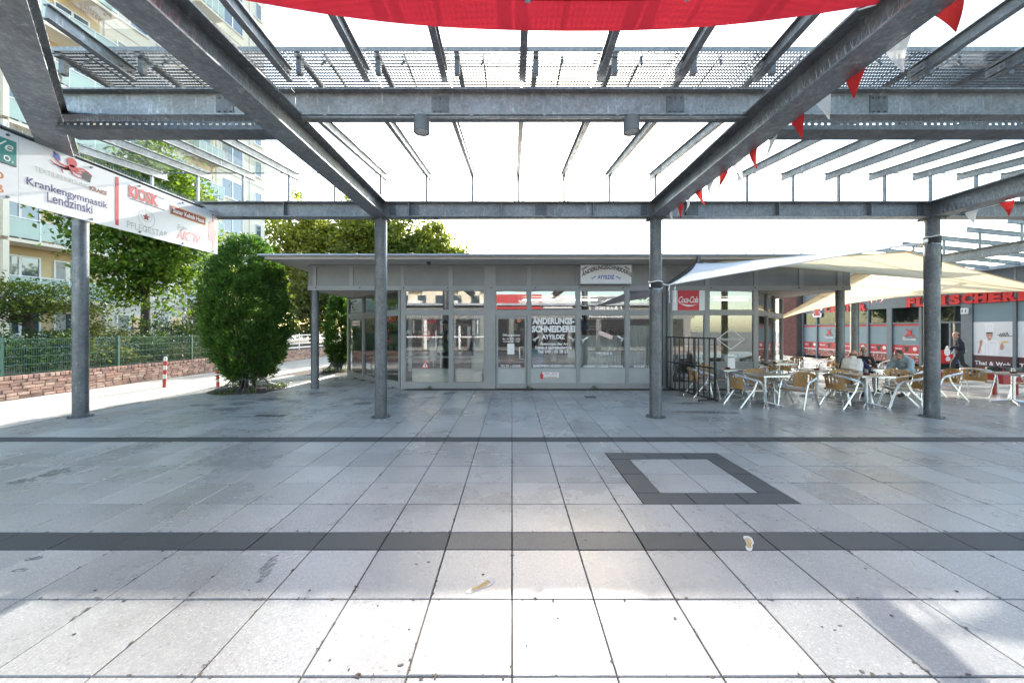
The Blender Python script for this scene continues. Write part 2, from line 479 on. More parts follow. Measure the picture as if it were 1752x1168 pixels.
def inside_pavilion(x, yy):
    if yy < 11.42: return False
    if x < -3.45: return yy - 11.42 > (-3.45 - x)*1.07 and x > -9.4 and yy > 11.42 and (x > -6.3 or yy > 14.7) and x > -6.4
    if x > 7.55: return (yy - 11.42 > (x - 7.55)) and x < 10.4
    return True
for y0, y1, t in rows:
    for ix in range(-17, 38):
        x0, x1 = ix*TW, (ix+1)*TW
        cx, cy = (x0+x1)/2, (y0+y1)/2
        if inside_pavilion(cx, cy): continue
        if cy > 12 and cx < 7 and cy > 15: continue
        if t == 'q' and 2 <= ix <= 5: continue
        if (cx+7.98)**2 + (cy-11.3)**2 < 0.8**2: continue
        mk = t if t == 'd' else 'l'
        if mk == 'd' and y0 < 3.1 and ix in (0, 1): mk = 'm'
        if mk == 'd' and y0 < 3.1 and ix in (-1,): mk = 'm'
        cells.append((x0, x1, y0, y1, mk))
for i in (1,2,3):                            # the framed square in the floor
    y0 = 3.326+0.54*i
    cells.append((1.096, 1.37, y0, y0+0.54, 'l')); cells.append((3.014, 3.288, y0, y0+0.54, 'l'))
for x0 in (1.37, 1.918, 2.466):
    cells.append((x0, x0+TW, 3.866, 4.136, 'd')); cells.append((x0, x0+TW, 5.216, 5.486, 'd'))
for y0 in (4.136, 4.676):
    cells.append((1.37, 1.644, y0, y0+0.54, 'd')); cells.append((2.74, 3.014, y0, y0+0.54, 'd'))
    cells.append((1.644, 2.192, y0, y0+0.54, 'l')); cells.append((2.192, 2.74, y0, y0+0.54, 'l'))

def seen_area(c):
    x0, x1, y0, y1, _ = c
    if y0 < 1.8: return -y0*0-1
    xc = (x0+x1)/2; yc = (y0+y1)/2
    if abs(xc/yc) > 1.43: return 0
    return (x1-x0)/yc * (1/y0-1/y1)
cells.sort(key=seen_area, reverse=True)
MATK = {'l': TILE, 'd': TILE_D, 'm': TILE_M}
tm = {}
rest = {'l': MB(), 'd': MB(), 'm': MB()}
GAP = 0.0042
for n, (x0, x1, y0, y1, mk) in enumerate(cells):
    if n < 300:
        key = (round(x1-x0,3), round(y1-y0,3), mk)
        if key not in tm:
            q = MB(); a, b = (x1-x0)/2-GAP, (y1-y0)/2-GAP
            q.bbox(-a, a, -b, b, -0.03, 0.0, 0.004)
            tm[key] = q.mesh('tile', MATK[mk])
        o = link('tile', tm[key], pave, ((x0+x1)/2, (y0+y1)/2, random.uniform(-0.0018, 0.0018)))
        o.rotation_euler = (random.uniform(-1,1)*0.0034, random.uniform(-1,1)*0.0034, random.uniform(-1,1)*0.0028)
    else:
        rest[mk].bbox(x0+GAP, x1-GAP, y0+GAP, y1-GAP, -0.03, random.uniform(-0.001,0.001), 0.004)
for mk, nm in (('l','tile_field'), ('d','band_field')):
    tag(rest[mk].build(nm, MATK[mk], pave), kind='stuff')

# gum spots, painted footprints, drains
gm = MB()
for i in range(45):
    px, py = random.uniform(60, 1690), random.uniform(770, 1150)
    x, yy = ground_pt(px, py)
    gm.disc(frame((x, yy, 0.0016), (1,0,0), (0,1,0)), (0,0), random.uniform(0.005,0.014), random.uniform(0.004,0.011), 0.001, 8)
tag(gm.build('gum_spots', plain('old gum', (0.05,0.05,0.052), 0.7), pave), kind='stuff')
YELL = plain('worn yellow paint', (0.52,0.38,0.15), 0.7, 0.0, 0.35, 30)
WPNT = plain('worn white paint', (0.66,0.66,0.63), 0.7, 0.0, 0.25, 25)
def footprint(px, py, ang, s):
    x, yy = ground_pt(px, py)
    t = tag(link('painted_footprint', None), None, None)
    t.name = 'painted_footprint'; t.parent = pave; t.location = (x, yy, 0.0); t.rotation_euler = (0,0,ang)
    for nm, mat, z, k in (('outline', WPNT, 0.0022, 1.0), ('fill', YELL, 0.0040, 0.66)):
        b = MB(); pts = []
        for i in range(26):
            a = 2*math.pi*i/26
            r = (0.045+0.018*math.cos(a*2)+0.008*math.sin(3*a))*k*random.uniform(0.86,1.12)
            pts.append((math.cos(a)*0.135*s*k*random.uniform(0.95,1.04), math.sin(a)*r*s*(1.1 if math.cos(a) > 0 else 0.8)))
        b.poly(frame((0,0,z),(1,0,0),(0,1,0)), pts)
        b.build(nm, mat, t)
footprint(823, 1002, R(37), 0.88)
footprint(1281, 929, R(60), 0.95)
def drain(px, py, wd, dp):
    x, yy = ground_pt(px, py)
    d = MB()
    d.box(x-wd/2, x+wd/2, yy-dp/2, yy+dp/2, 0.002, 0.004, 0)
    for i in range(9):
        xx = x-wd/2+wd*(i+0.5)/9
        d.box(xx-wd*0.03, xx+wd*0.03, yy-dp*0.45, yy+dp*0.45, 0.004, 0.009, 1)
    d.build('drain_grate', [BLACKM, STEEL_D], pave)
drain(462, 711, 0.62, 0.14); drain(1010, 679, 0.30, 0.26)
WET = bpy.data.materials.new('damp patch'); WET.use_nodes = True
_b = WET.node_tree.nodes['Principled BSDF']
L(WET, ramp(WET, noise(WET, 6, 4), 0.3, 0.7, (0.12,0.123,0.127), (0.20,0.204,0.208)), _b.inputs['Base Color'])
_b.inputs['Roughness'].default_value = 0.30
_o = WET.node_tree.nodes['Material Output']; _t = _n(WET,'ShaderNodeBsdfTransparent'); _m = _n(WET,'ShaderNodeMixShader')
L(WET, ramp(WET, noise(WET, 16, 6, 0.75), 0.42, 0.62), _m.inputs[0]); L(WET, _t.outputs[0], _m.inputs[1]); L(WET, _b.outputs[0], _m.inputs[2]); L(WET, _m.outputs[0], _o.inputs[0])
wp = MB()
for px, py, rx, ry in ((460,683,0.42,0.26),(500,686,0.30,0.22),(415,690,0.36,0.25),(545,672,0.30,0.22),(388,700,0.42,0.2),(350,693,0.36,0.2),
                       (690,676,0.30,0.3),(735,680,0.22,0.2),(770,672,0.2,0.25),(590,668,0.2,0.2),(1180,690,0.5,0.16),(1230,706,0.6,0.12),(95,808,0.16,0.16),(40,822,0.14,0.1),
                       (460,965,0.05,0.12),(452,985,0.035,0.08),(620,690,0.3,0.2),(665,664,0.3,0.14),(1010,666,0.3,0.15),(1190,704,0.7,0.1),(930,668,0.25,0.12),(60,955,0.07,0.035),(35,975,0.06,0.03)):
    x, yy = ground_pt(px, py); n = 30
    wp.poly(frame((x,yy,0.0024),(1,0,0),(0,1,0)), [(math.cos(2*math.pi*i/n)*rx*(0.85+0.2*math.sin(3*i*2*math.pi/n+px)+0.1*math.sin(5*i*2*math.pi/n)), math.sin(2*math.pi*i/n)*ry*(0.85+0.2*math.sin(2*i*2*math.pi/n+py)+0.1*math.sin(5*i*2*math.pi/n))) for i in range(n)])
tag(wp.build('damp_patches', WET, pave), kind='stuff')

# crumbs of soil and broken arrises along the joints
db = MB()
for i in range(420):
    yy = random.uniform(1.9,7.5); xx = round(random.uniform(-1.35,1.35)*yy/TW)*TW + random.gauss(0,0.006)
    if random.random() < 0.35: yy = random.choice([2.497,1.939,3.326,3.866,4.406,4.946]) + random.gauss(0,0.006); xx = random.uniform(-1.3,1.3)*yy
    a, c = random.uniform(0.004,0.02), random.uniform(0.004,0.014)
    if random.random() < 0.5: a, c = c, a
    db.poly(frame((xx,yy,0.0032),(1,0,0),(0,1,0)), [(a*math.cos(t+i)*random.uniform(0.5,1.2), c*math.sin(t+i)*random.uniform(0.5,1.2)) for t in (0,0.9,1.8,2.7,3.6,4.5,5.4)])
tag(db.build('joint_dirt', JOINT, pave), kind='stuff')

# side path in the sun, left of the plaza
pth = MB()
tag(pth_o := thing('path', 'pale sunlit paving of the side path', None), kind='structure')
for xa, xb, n in ((-11.15, -9.42, 1), (-12.99, -11.17, 1)):
    yy = -6.0
    while yy < 60:
        pth.bbox(xa, xb, yy+0.003, yy+1.197, -0.04, -0.006, 0.003)
        yy += 1.2
tag(pth.build('paving_slab', CONC, pth_o), kind='stuff')
kb = MB(); yy = -6
while yy < 26:
    kb.bbox(-9.415, -9.33, yy+0.004, yy+0.996, -0.05, 0.012, 0.006); yy += 1.0
tag(kb.build('kerb', CONC, pth_o), kind='stuff')

# ================================================================== STEEL CANOPY
canopy = thing('steel_canopy', 'galvanized steel and glass canopy standing over the plaza on round columns', 'canopy', (0,7.75,0))
def CB(b, name, mat, smooth=None, parent=None):
    me = b.mesh(name, mat, smooth)
    p = parent or canopy
    o = link(name, me, p)
    o.location = -Vector(canopy.location) if p is canopy else (0,0,0)
    return o
ZB, ZT = 4.13, 4.455                         # underside and top of the main beams
KS, K0 = 0.953, 0.13                         # rafter spacing
colX = (-8.98, -2.73, 2.99, 8.74)
YC = 7.75
for x in colX:
    b = MB()
    b.lathe([(0.122,0.012),(0.122,ZB-0.02)], (x,YC,0), 28)
    CB(b, 'column', STEEL_L, 40)
    b = MB(); b.lathe([(0.20,0.002),(0.20,0.014),(0.128,0.020),(0.128,0.045),(0.122,0.05)], (x,YC,0), 28)
    CB(b, 'base_plate', STEEL_D, 40)
    b = MB(); b.box(x-0.17,x+0.17,YC-0.17,YC+0.17,ZB-0.022,ZB-0.002)
    for sx in (-1,1):
        for sy in (-1,1): b.lathe([(0.014,0),(0.014,0.02)], (x+sx*0.13,YC+sy*0.13,ZB-0.045), 6)
    CB(b, 'cap_plate', STEEL_D)
# rear transverse beam
edges = [-9.1] + [-6.36] + list(colX[1:]) + [14.2]
segs = [(-9.1,-2.738),(-2.722,2.982),(2.998,8.732),(8.748,14.3)]
for a, c in segs:
    b = MB(); b.ibeam((a,YC,ZT-0.003),(c,YC,ZT-0.003),0.22,0.318)
    for xx in np.arange(a+0.6, c, 1.9): b.box(xx-0.006,xx+0.006,YC-0.10,YC+0.10,ZB+0.03,ZT-0.03)
    CB(b, 'cross_beam', STEEL)
# long beams towards the viewer
def spikes(b, p0, p1, step, h, spread, along=(0,1,0)):
    p0 = Vector(p0); p1 = Vector(p1); n = int((p1-p0).length/step); d = (p1-p0).normalized()
    sd = d.cross(Vector((0,0,1)))
    for i in range(n):
        p = p0 + d*(i*step)
        for s in (-1, 0.1, 1):
            q = p + sd*(spread*s*random.uniform(0.7,1.2)) + Vector((0,0,h*random.uniform(0.85,1.1))) + d*random.uniform(-0.02,0.02)
            r = 0.0024
            b.add([p+sd*r, p-sd*r, p+d*r, q], [(0,1,3),(1,2,3),(2,0,3)])
for x in (-2.73, 2.99, 8.74):
    b = MB(); b.ibeam((x,YC+0.14,ZT),(x,-4.0,ZT),0.30,ZT-ZB,0.02,0.014)
    CB(b, 'long_beam', STEEL)
    b = MB()
    for s in (-1, 1):
        spikes(b, (x+s*0.10, 7.5, ZB+0.02), (x+s*0.10, 0.4, ZB+0.02), 0.075, 0.13, 0.035)
        spikes(b, (x+s*0.10, 7.5, ZT), (x+s*0.10, 0.4, ZT), 0.075, 0.11, 0.045)
    tag(CB(b, 'bird_spikes', WIRE), kind='stuff')
# diagonal beam at the left corner
D0 = Vector((-8.98,7.75,0)); DD = Vector((1.036,-1,0)).normalized()
zt = ZT + 0.10
b = MB(); b.ibeam(D0+Vector((0,0,zt))+DD*0.1, D0+DD*11.5+Vector((0,0,zt)), 0.30, 0.33, 0.02, 0.016)
CB(b, 'diagonal_beam', STEEL)
b = MB(); sd = DD.cross(Vector((0,0,1)))
for s in (-0.10, 0.10):
    spikes(b, D0+DD*0.4+sd*s+Vector((0,0,zt)), D0+DD*9+sd*s+Vector((0,0,zt)), 0.06, 0.12, 0.05)
    spikes(b, D0+DD*0.4+sd*s+Vector((0,0,zt-0.31)), D0+DD*9+sd*s+Vector((0,0,zt-0.31)), 0.06, 0.15, 0.05)
tag(CB(b, 'bird_spikes', WIRE), kind='stuff')
# edge beam that carries the sign
b = MB(); b.ibeam((-6.36,7.63,ZT-0.13),(-6.36,1.0,ZT-0.13),0.16,0.20)
CB(b, 'edge_beam', STEEL)
b = MB()
spikes(b, (-6.31,7.6,ZT-0.13),(-6.31,1.0,ZT-0.13),0.05,0.13,0.05); spikes(b, (-6.41,7.6,ZT-0.13),(-6.41,1.0,ZT-0.13),0.05,0.13,0.05)
tag(CB(b, 'bird_spikes', WIRE), kind='stuff')
# valley beam
YV = 4.68; ZV0, ZV1 = ZT+0.004, ZT+0.335
for a, c in ((-5.72,-2.72),(-2.715,2.98),(2.985,8.72),(8.725,14.3)):
    b = MB(); b.ibeam((a,YV,ZV1),(c,YV,ZV1),0.18,ZV1-ZV0,0.018,0.012)
    CB(b, 'valley_beam', STEEL)
# rafters, struts, glass
def kx(k): return K0 + KS*k
ZNR = ZV1 + 0.03                             # rafter underside reference at the valley
def zfar(y): return 4.70 + 0.105*(y-4.8) + 0.0
def znear(y): return 4.86 + 0.055*(4.6-y)
strips_far = {}; strips_near = {}
for k in range(-8, 15):
    x = kx(k)
    yd = 7.75 - (x+8.98)/1.036               # diagonal beam at this x
    y0 = 4.79 if x > -5.7 else yd + 0.12
    b = MB(); b.ibeam((x,y0,zfar(y0)+0.14),(x,8.08,zfar(8.08)+0.14),0.07,0.14,0.010,0.008)
    CB(b, 'rafter', STEEL)
    strips_far[k] = y0
    b = MB()
    b.box(x-0.022,x+0.022,YC-0.022,YC+0.022,ZT,zfar(YC)-0.001)
    CB(b, 'strut', STEEL)
    b = MB(); b.box(x-0.10,x+0.10,YC-0.06,YC+0.06,ZT+0.002,ZT+0.012)
    for s in (-0.08,0.08): b.lathe([(0.011,0),(0.011,0.03)], (x+s,YC,ZT+0.012), 6)
    CB(b, 'foot_plate', STEEL_D)
    if x > -5.7:
        y1 = max(-3.0, yd+0.15) if x < 2 else -3.0
        b = MB(); b.ibeam((x,4.575,znear(4.575)+0.14),(x,y1,znear(y1)+0.14),0.075,0.15,0.010,0.008)
        b.box(x-0.045,x-0.006,4.38,4.57,znear(4.5)+0.02,znear(4.5)+0.10)
        for yy in (4.42,4.52): b.tube([(x-0.06,yy,znear(yy)+0.06),(x+0.03,yy,znear(yy)+0.06)],0.012,6)
        CB(b, 'rafter', STEEL)
        strips_near[k] = y1
for k in range(-8, 14):
    x0, x1 = kx(k)+0.012, kx(k+1)-0.012
    ya = max(strips_far[k], strips_far[k+1])
    b = MB()
    za, zb = zfar(ya)+0.150, zfar(8.02)+0.150
    b.add([(x0,ya,za),(x1,ya,za),(x1,8.02,zb),(x0,8.02,zb)], [(0,1,2,3)])
    CB(b, 'glass_pane', GLASS_R)
    if k in strips_near and k+1 in strips_near:
        yb = max(strips_near[k], strips_near[k+1])
        b = MB(); za, zb = znear(4.56)+0.152, znear(yb)+0.152
        b.add([(x0,yb,zb),(x1,yb,zb),(x1,4.56,za),(x0,4.56,za)], [(0,1,2,3)])
        CB(b, 'glass_pane', GLASS_R)
b = MB(); b.box(-7.6,13.5,8.005,8.03,zfar(8.02)+0.135,zfar(8.02)+0.149)
CB(b, 'glass_edge', STEEL_D)
# service walkway of grating above the valley
ZG = 5.13; YG0, YG1 = 4.44, 5.12
gp = MB(); w2 = KS/2-0.012
for i in range(25):
    xx = -w2+2*w2*i/24; gp.box(xx-0.0032,xx+0.0032,0,YG1-YG0,0,0.018)
for i in range(13):
    yy = (YG1-YG0)*i/12; t = 0.010 if i in (0,12) else 0.0065
    gp.box(-w2,w2,yy-t,yy+t,0.002,0.014)
gmesh = gp.mesh('grating_panel', STEEL_D)
kb2 = MB(); kb2.box(-0.03,0.03,0.0,YG1-YG0,-0.06,-0.004); kb2.box(-0.03,0.03,0.04,0.10,-0.24,-0.061); kb2.tube([(0.32,0.02,-0.03),(0.32,0.60,-0.03)],0.012,6)
kb2.tube([(0.30,0.0,-0.16),(0.33,0.08,-0.05)],0.014,6)
kmesh = kb2.mesh('walkway_bracket', STEEL_D)
fr = MB(); fr.box(-w2-0.01,w2+0.01,-0.026,-0.012,-0.02,0.03)
fmesh = fr.mesh('walkway_kickplate', STEEL)
for k in range(-6, 14):
    xm = (kx(k)+kx(k+1))/2
    if xm < -5.7: continue
    for nm, me, dx, z in (('grating_panel',gmesh,0,ZG),('walkway_bracket',kmesh,-KS/2+0.16,ZG-0.002),('walkway_kickplate',fmesh,0,ZG)):
        link(nm, me, canopy, Vector((xm+dx,YG0,z))-Vector(canopy.location))
# bolted splice and end plates
def plate(x, y, z0, z1, wd, nb, yo):
    b = MB(); b.box(x-wd/2, x+wd/2, y-0.008, y-0.001, z0, z1); o = CB(b, 'splice_plate', STEEL_D)
    for i in range(nb):
        for zz in (z0+0.03, z1-0.03):
            xx = x-wd/2+wd*(i+0.5)/nb; b = MB(); b.tube([(xx,y-0.022,zz),(xx,y-0.0085,zz)],0.011,6); CB(b, 'bolt', STEEL_D)
for x in (-2.05, 3.75, 0.6): plate(x, YC-0.008, ZB+0.05, ZT-0.05, 0.24, 3, 0)
for x in (-2.48, 2.74, 3.24, 8.49): plate(x, YC-0.008, ZB+0.04, ZT-0.04, 0.13, 2, 0)
for x in (-3.6, -0.9, 2.05, 4.6, 6.9): plate(x, YV-0.007, ZV0+0.05, ZV1-0.05, 0.22, 3, 0)
for x in (-2.73, 2.99, 8.74):
    for s in (-1,1):
        for dy in (-0.06,0.06):
            b = MB(); b.tube([(x+s*0.11,YV+dy,ZT-0.045),(x+s*0.11,YV+dy,ZT+0.05)],0.012,6); CB(b,'bolt',STEEL_D)
for x in colX:
    for i in range(4):
        a = R(45+90*i); b = MB(); b.lathe([(0.013,0.0),(0.013,0.022)],(x+0.168*math.cos(a),YC+0.168*math.sin(a),0.014),6); CB(b,'bolt',STEEL_D)
b = MB(); b.tube([(8.74+0.135,YC-0.03,3.7),(8.74+0.138,YC-0.05,3.3),(8.74+0.133,YC-0.04,2.95)],0.014,6); CB(b,'cable',RUBBER,60)
b = MB(); b.tube([(3.0+0.10,4.2,ZT-0.02),(3.02+0.10,3.2,ZT-0.05),(3.02+0.10,2.2,ZT-0.03)],0.010,6); CB(b,'cable',RUBBER,60)
# cable trays beneath the valley beam
def tray(x0, x1, yy, z):
    b = MB()
    b.box(x0,x1,yy-0.06,yy+0.10,z,z+0.006)
    n = int((x1-x0)/0.075)
    b.box(x0,x1,yy-0.066,yy-0.060,z-0.0,z+0.018); b.box(x0,x1,yy-0.066,yy-0.060,z+0.044,z+0.06)
    for i in range(n+1):
        xx = x0+(x1-x0)*i/n
        b.box(xx-0.020,xx+0.020,yy-0.066,yy-0.060,z+0.018,z+0.044)
    b.box(x0,x1,yy-0.10,yy+0.14,z-0.052,z-0.003)
    CB(b, 'cable_tray', STEEL_D)
    b = MB(); spikes(b,(x0,yy+0.02,z+0.06),(x1,yy+0.02,z+0.06),0.06,0.11,0.02)
    tag(CB(b, 'bird_spikes', WIRE), kind='stuff')
tray(-5.3,-2.88,4.42,ZT-0.275); tray(3.14,8.58,4.42,ZT-0.275); tray(8.9,13.5,4.42,ZT-0.275)
b = MB(); b.tube([(-2.6,4.60,ZV0-0.03),(2.9,4.60,ZV0-0.03)],0.016,8)
for xx in np.arange(-2.3,2.9,0.9): b.box(xx-0.02,xx+0.02,4.58,4.62,ZV0-0.02,ZV0-0.002)
CB(b, 'conduit', STEEL)

# downlights
for i, (x, lb) in enumerate(((-1.12,'left one of two grey cylinder lamps hanging under the canopy beam'),(1.48,'right one of two grey cylinder lamps hanging under the canopy beam'))):
    t = thing('downlight', lb, 'lamp', (x,4.62,ZV0-0.205), 0, 'cylinder lamps under the canopy beam')
    b = MB(); b.lathe([(0.088,0.06),(0.088,0.0),(0.10,0.0),(0.10,0.17),(0.085,0.185),(0.02,0.187),(0.02,0.203)], (0,0,0), 28)
    b.build('lamp_body', plain('lamp grey', (0.15,0.165,0.175), 0.5), t, 35)
    b = MB(); b.lathe([(0.086,0.012),(0.05,0.035),(0.01,0.04)], (0,0,0), 24)
    b.build('lens', plain('lamp reflector', (0.72,0.70,0.66), 0.25, 0.2), t, 60)

# ================================================================== SIDE CANOPY (right)
side = thing('side_canopy', 'second steel canopy with stepped rafters in front of the butcher shop', 'canopy', (14.45,12,0))
def SB(b, name, mat, smooth=None):
    o = link(name, b.mesh(name, mat, smooth), side); o.location = -Vector(side.location); return o
XA = 14.45; zA = 4.33
b = MB(); b.ibeam((XA,6.0,zA),(XA,26.0,zA),0.22,0.30); SB(b,'long_beam',STEEL)
for yy in (10.0, 15.7, 21.4):
    b = MB(); b.lathe([(0.14,0.0),(0.14,zA-0.30)], (XA,yy,0), 24); SB(b,'column',STEEL_L,40)
for yy in (10.3, 15.9):
    b = MB(); b.ibeam((XA+0.12,yy,zA-0.02),(19.8,yy,zA-0.02),0.2,0.28); SB(b,'cross_beam',STEEL)
for i in range(14):
    yy = 9.6 + 0.95*i
    b = MB(); b.ibeam((14.05,yy,4.98),(19.6,yy,4.45),0.07,0.14,0.01,0.008); SB(b,'rafter',STEEL)
    b = MB(); b.box(XA-0.022,XA+0.022,yy-0.022,yy+0.022,zA,4.80); SB(b,'strut',STEEL)
    if i:
        b = MB(); b.add([(14.05,yy-0.93,4.99),(19.6,yy-0.93,4.46),(19.6,yy-0.02,4.46),(14.05,yy-0.02,4.99)],[(0,1,2,3)]); SB(b,'glass_pane',GLASS_R)

# ================================================================== SHOP PAVILION
FY = 11.5                                    # plane of the shop front
def fx(px): return (px-CX)/F*FY
def fz(py): return EYE + (HY-py)/F*FY
pav = thing('shop_pavilion', 'single storey grey shop pavilion with large glazed fronts under a flat overhanging roof', 'building', (2,FY,0))
def PB(b, name, mat, smooth=None, parent=None):
    p = parent or pav
    o = link(name, b.mesh(name, mat, smooth), p)
    if p is pav: o.location = -Vector(pav.location)
    return o
MF = frame((0,FY,0),(1,0,0),(0,0,1))         # facade plane, normal to the viewer
zr0, zr1 = fz(496.5), fz(489)                # rail below the fascia
zt0, zt1 = fz(538), fz(531)                  # transom rail
zb = fz(655)                                 # sill
zF = 3.80                                    # top of fascia
# bays: x0, x1 (pixels), kind
bays = [(693,769,'w'),(775,829,'w'),(848,902,'d'),(908,986,'f'),(992,1070,'f'),(1076,1131,'f'),(1150,1206,'s'),(1213,1290,'h')]
XL, XR = -3.43, 7.53
posts = [(686,693),(769,775),(829,848),(902,908),(986,992),(1070,1076),(1131,1150),(1206,1213),(1290,1296)]
for a, c in posts:
    b = MB(); b.box(fx(a),fx(c),FY-0.012,FY+0.09,0.0,zr0-0.002)
    PB(b,'mullion',PAINT_G)
b = MB()
for x0,x1,kd in bays:
    if kd != 'd': b.box(fx(x0)+0.001,fx(x1)-0.001,FY-0.004,FY+0.08,0.0,zb)
for i,(x0,x1,kd) in enumerate(bays):
    if kd == 'd': continue
    b = MB(); b.box(fx(x0)+0.001,fx(x1)-0.001,FY-0.006,FY+0.08,0.002,zb); PB(b,'sill_panel',PAINT_G)
    b = MB(); b.box(fx(x0)+0.001,fx(x1)-0.001,FY-0.006,FY+0.08,zt0,zt1); PB(b,'transom_rail',PAINT_G)
def window(x0, x1, z0, z1, yy=FY+0.03, fw=0.022, mat=GLASS_S, name='window'):
    b = MB()
    b.box(x0,x0+fw,yy-0.03,yy+0.03,z0,z1); b.box(x1-fw,x1,yy-0.03,yy+0.03,z0,z1)
    b.box(x0+fw,x1-fw,yy-0.03,yy+0.03,z1-fw,z1); b.box(x0+fw,x1-fw,yy-0.03,yy+0.03,z0,z0+fw)
    o = PB(b, name, PAINT_G)
    p = MB(); p.add([(x0+fw,yy,z0+fw),(x1-fw,yy,z0+fw),(x1-fw,yy,z1-fw),(x0+fw,yy,z1-fw)],[(0,1,2,3)])
    PB(p,'pane',mat,parent=o)
    return o
wins = {}
for i,(x0,x1,kd) in enumerate(bays):
    a, c = fx(x0)+0.002, fx(x1)-0.002
    if kd != 's':
        wins[('t',i)] = window(a,c,zt1+0.002,zr0-0.004)
    if kd == 'd': continue
    if kd in 'f':
        o = window(a,c,fz(630)+0.002,zt0-0.002)
        wins[('b',i)] = o
        b = MB(); b.box(a,c,FY+0.012,FY+0.05,zb+0.001,fz(630)-0.001); PB(b,'frosted_panel',FROST)
    elif kd == 'h':
        wins[('b',i)] = window(a,c,fz(620)+0.002,zt0-0.002)
        b = MB(); b.box(a,c,FY+0.012,FY+0.05,zb+0.001,fz(620)-0.001); PB(b,'frosted_panel',PAINT_P)
    else:
        wins[('b',i)] = window(a,c,zb+0.002,zt0-0.002)
# tilted opening transom in the first bay
# door
da, dc = fx(849), fx(901); dz = fz(540.5)
dr = MB()
dr.box(da,da+0.06,FY-0.004,FY+0.05,0.01,dz); dr.box(dc-0.06,dc,FY-0.004,FY+0.05,0.01,dz)
dr.box(da+0.06,dc-0.06,FY-0.004,FY+0.05,dz-0.07,dz); dr.box(da+0.06,dc-0.06,FY-0.004,FY+0.05,0.01,0.16); dr.box(da+0.06,dc-0.06,FY-0.003,FY+0.04,fz(630.5),fz(629.5)+0.02)
b = MB(); b.box(fx(848)+0.001,fx(902)-0.001,FY-0.006,FY+0.08,zt0,zt1); PB(b,'transom_rail',PAINT_G)
b = MB(); b.box(fx(848)+0.001,fx(902)-0.001,FY-0.006,FY+0.08,dz+0.003,zt0-0.001); PB(b,'door_head',PAINT_G)
door = PB(dr,'door',PAINT_G)
p = MB(); p.add([(da+0.06,FY+0.02,fz(629.5)+0.02),(dc-0.06,FY+0.02,fz(629.5)+0.02),(dc-0.06,FY+0.02,dz-0.07),(da+0.06,FY+0.02,dz-0.07)],[(0,1,2,3)]); PB(p,'pane',GLASS_S,parent=door)
p = MB(); p.box(da+0.06,dc-0.06,FY+0.012,FY+0.03,0.16,fz(630.5)); PB(p,'kick_panel',FROST,parent=door)
p = MB(); hx = dc-0.10; p.tube([(hx,FY-0.005,0.92),(hx-0.0,FY-0.07,0.92),(hx-0.12,FY-0.075,0.93),(hx-0.12,FY-0.075,1.28),(hx,FY-0.07,1.29),(hx,FY-0.005,1.29)],0.014,8); PB(p,'handle',ALU,60,door)
# chamfered corners
def chamfer(ox, oy, dx, dy, splits, dr_i):
    d = Vector((dx,dy,0)).normalized(); Mx = Matrix(((d.x,-d.y,0,ox),(d.y,d.x,0,oy),(0,0,1,0),(0,0,0,1)))
    for a, c in splits['post']:
        b = MB(); b.obox(Mx,a,c,-0.05,0.05,0.0,zr0-0.003); PB(b,'mullion',PAINT_G)
    for i,(a,c) in enumerate(splits['bay']):
        for z0,z1,nm in ((zt1+0.002,zr0-0.005,'window'),(zb if i != dr_i else 0.12,zt0-0.002,'window' if i != dr_i else 'door')):
            b = MB(); fw = 0.03 if nm == 'window' else 0.055
            b.obox(Mx,a+0.002,a+fw,-0.03,0.03,z0,z1); b.obox(Mx,c-fw,c-0.002,-0.03,0.03,z0,z1)
            b.obox(Mx,a+fw,c-fw,-0.03,0.03,z1-fw,z1); b.obox(Mx,a+fw,c-fw,-0.03,0.03,z0,z0+fw)
            o = PB(b,nm,PAINT_G)
            p = MB(); p.add([Mx@Vector(q) for q in ((a+fw,0,z0+fw),(c-fw,0,z0+fw),(c-fw,0,z1-fw),(a+fw,0,z1-fw))],[(0,1,2,3)]); PB(p,'pane',GLASS_S,parent=o)
            if nm == 'door':
                p = MB(); s = 1 if dx > 0 else 1
                h = [Mx@Vector(q) for q in ((c-0.1,-0.03,0.95),(c-0.1,-0.09,0.95),(c-0.1,-0.09,1.4),(c-0.1,-0.03,1.4))]; p.tube(h,0.014,8); PB(p,'handle',ALU,60,o)
        b = MB(); b.obox(Mx,a+0.001,c-0.001,-0.045,0.045,zt0,zt1); PB(b,'transom_rail',PAINT_G)
        b = MB(); b.obox(Mx,a+0.001,c-0.001,-0.045,0.045,0.002,(zb-0.002 if i != dr_i else 0.115)); PB(b,'sill_panel',PAINT_G)
    return Mx
# left chamfer runs from the corner back and to the left: local y points out of the shop
LC = chamfer(-6.44,14.70,3.01,-3.17,{'post':[(-0.06,0.06),(1.42,1.52),(2.86,2.96),(4.26,4.36)],'bay':[(0.06,1.42),(1.52,2.86),(2.96,4.26)]},1)
RCm = chamfer(7.58,11.56,2.85,2.85,{'post':[(-0.04,0.05),(1.35,1.45),(2.5,2.6),(3.98,4.08)],'bay':[(0.05,1.35),(1.45,2.5),(2.6,3.98)]},1)
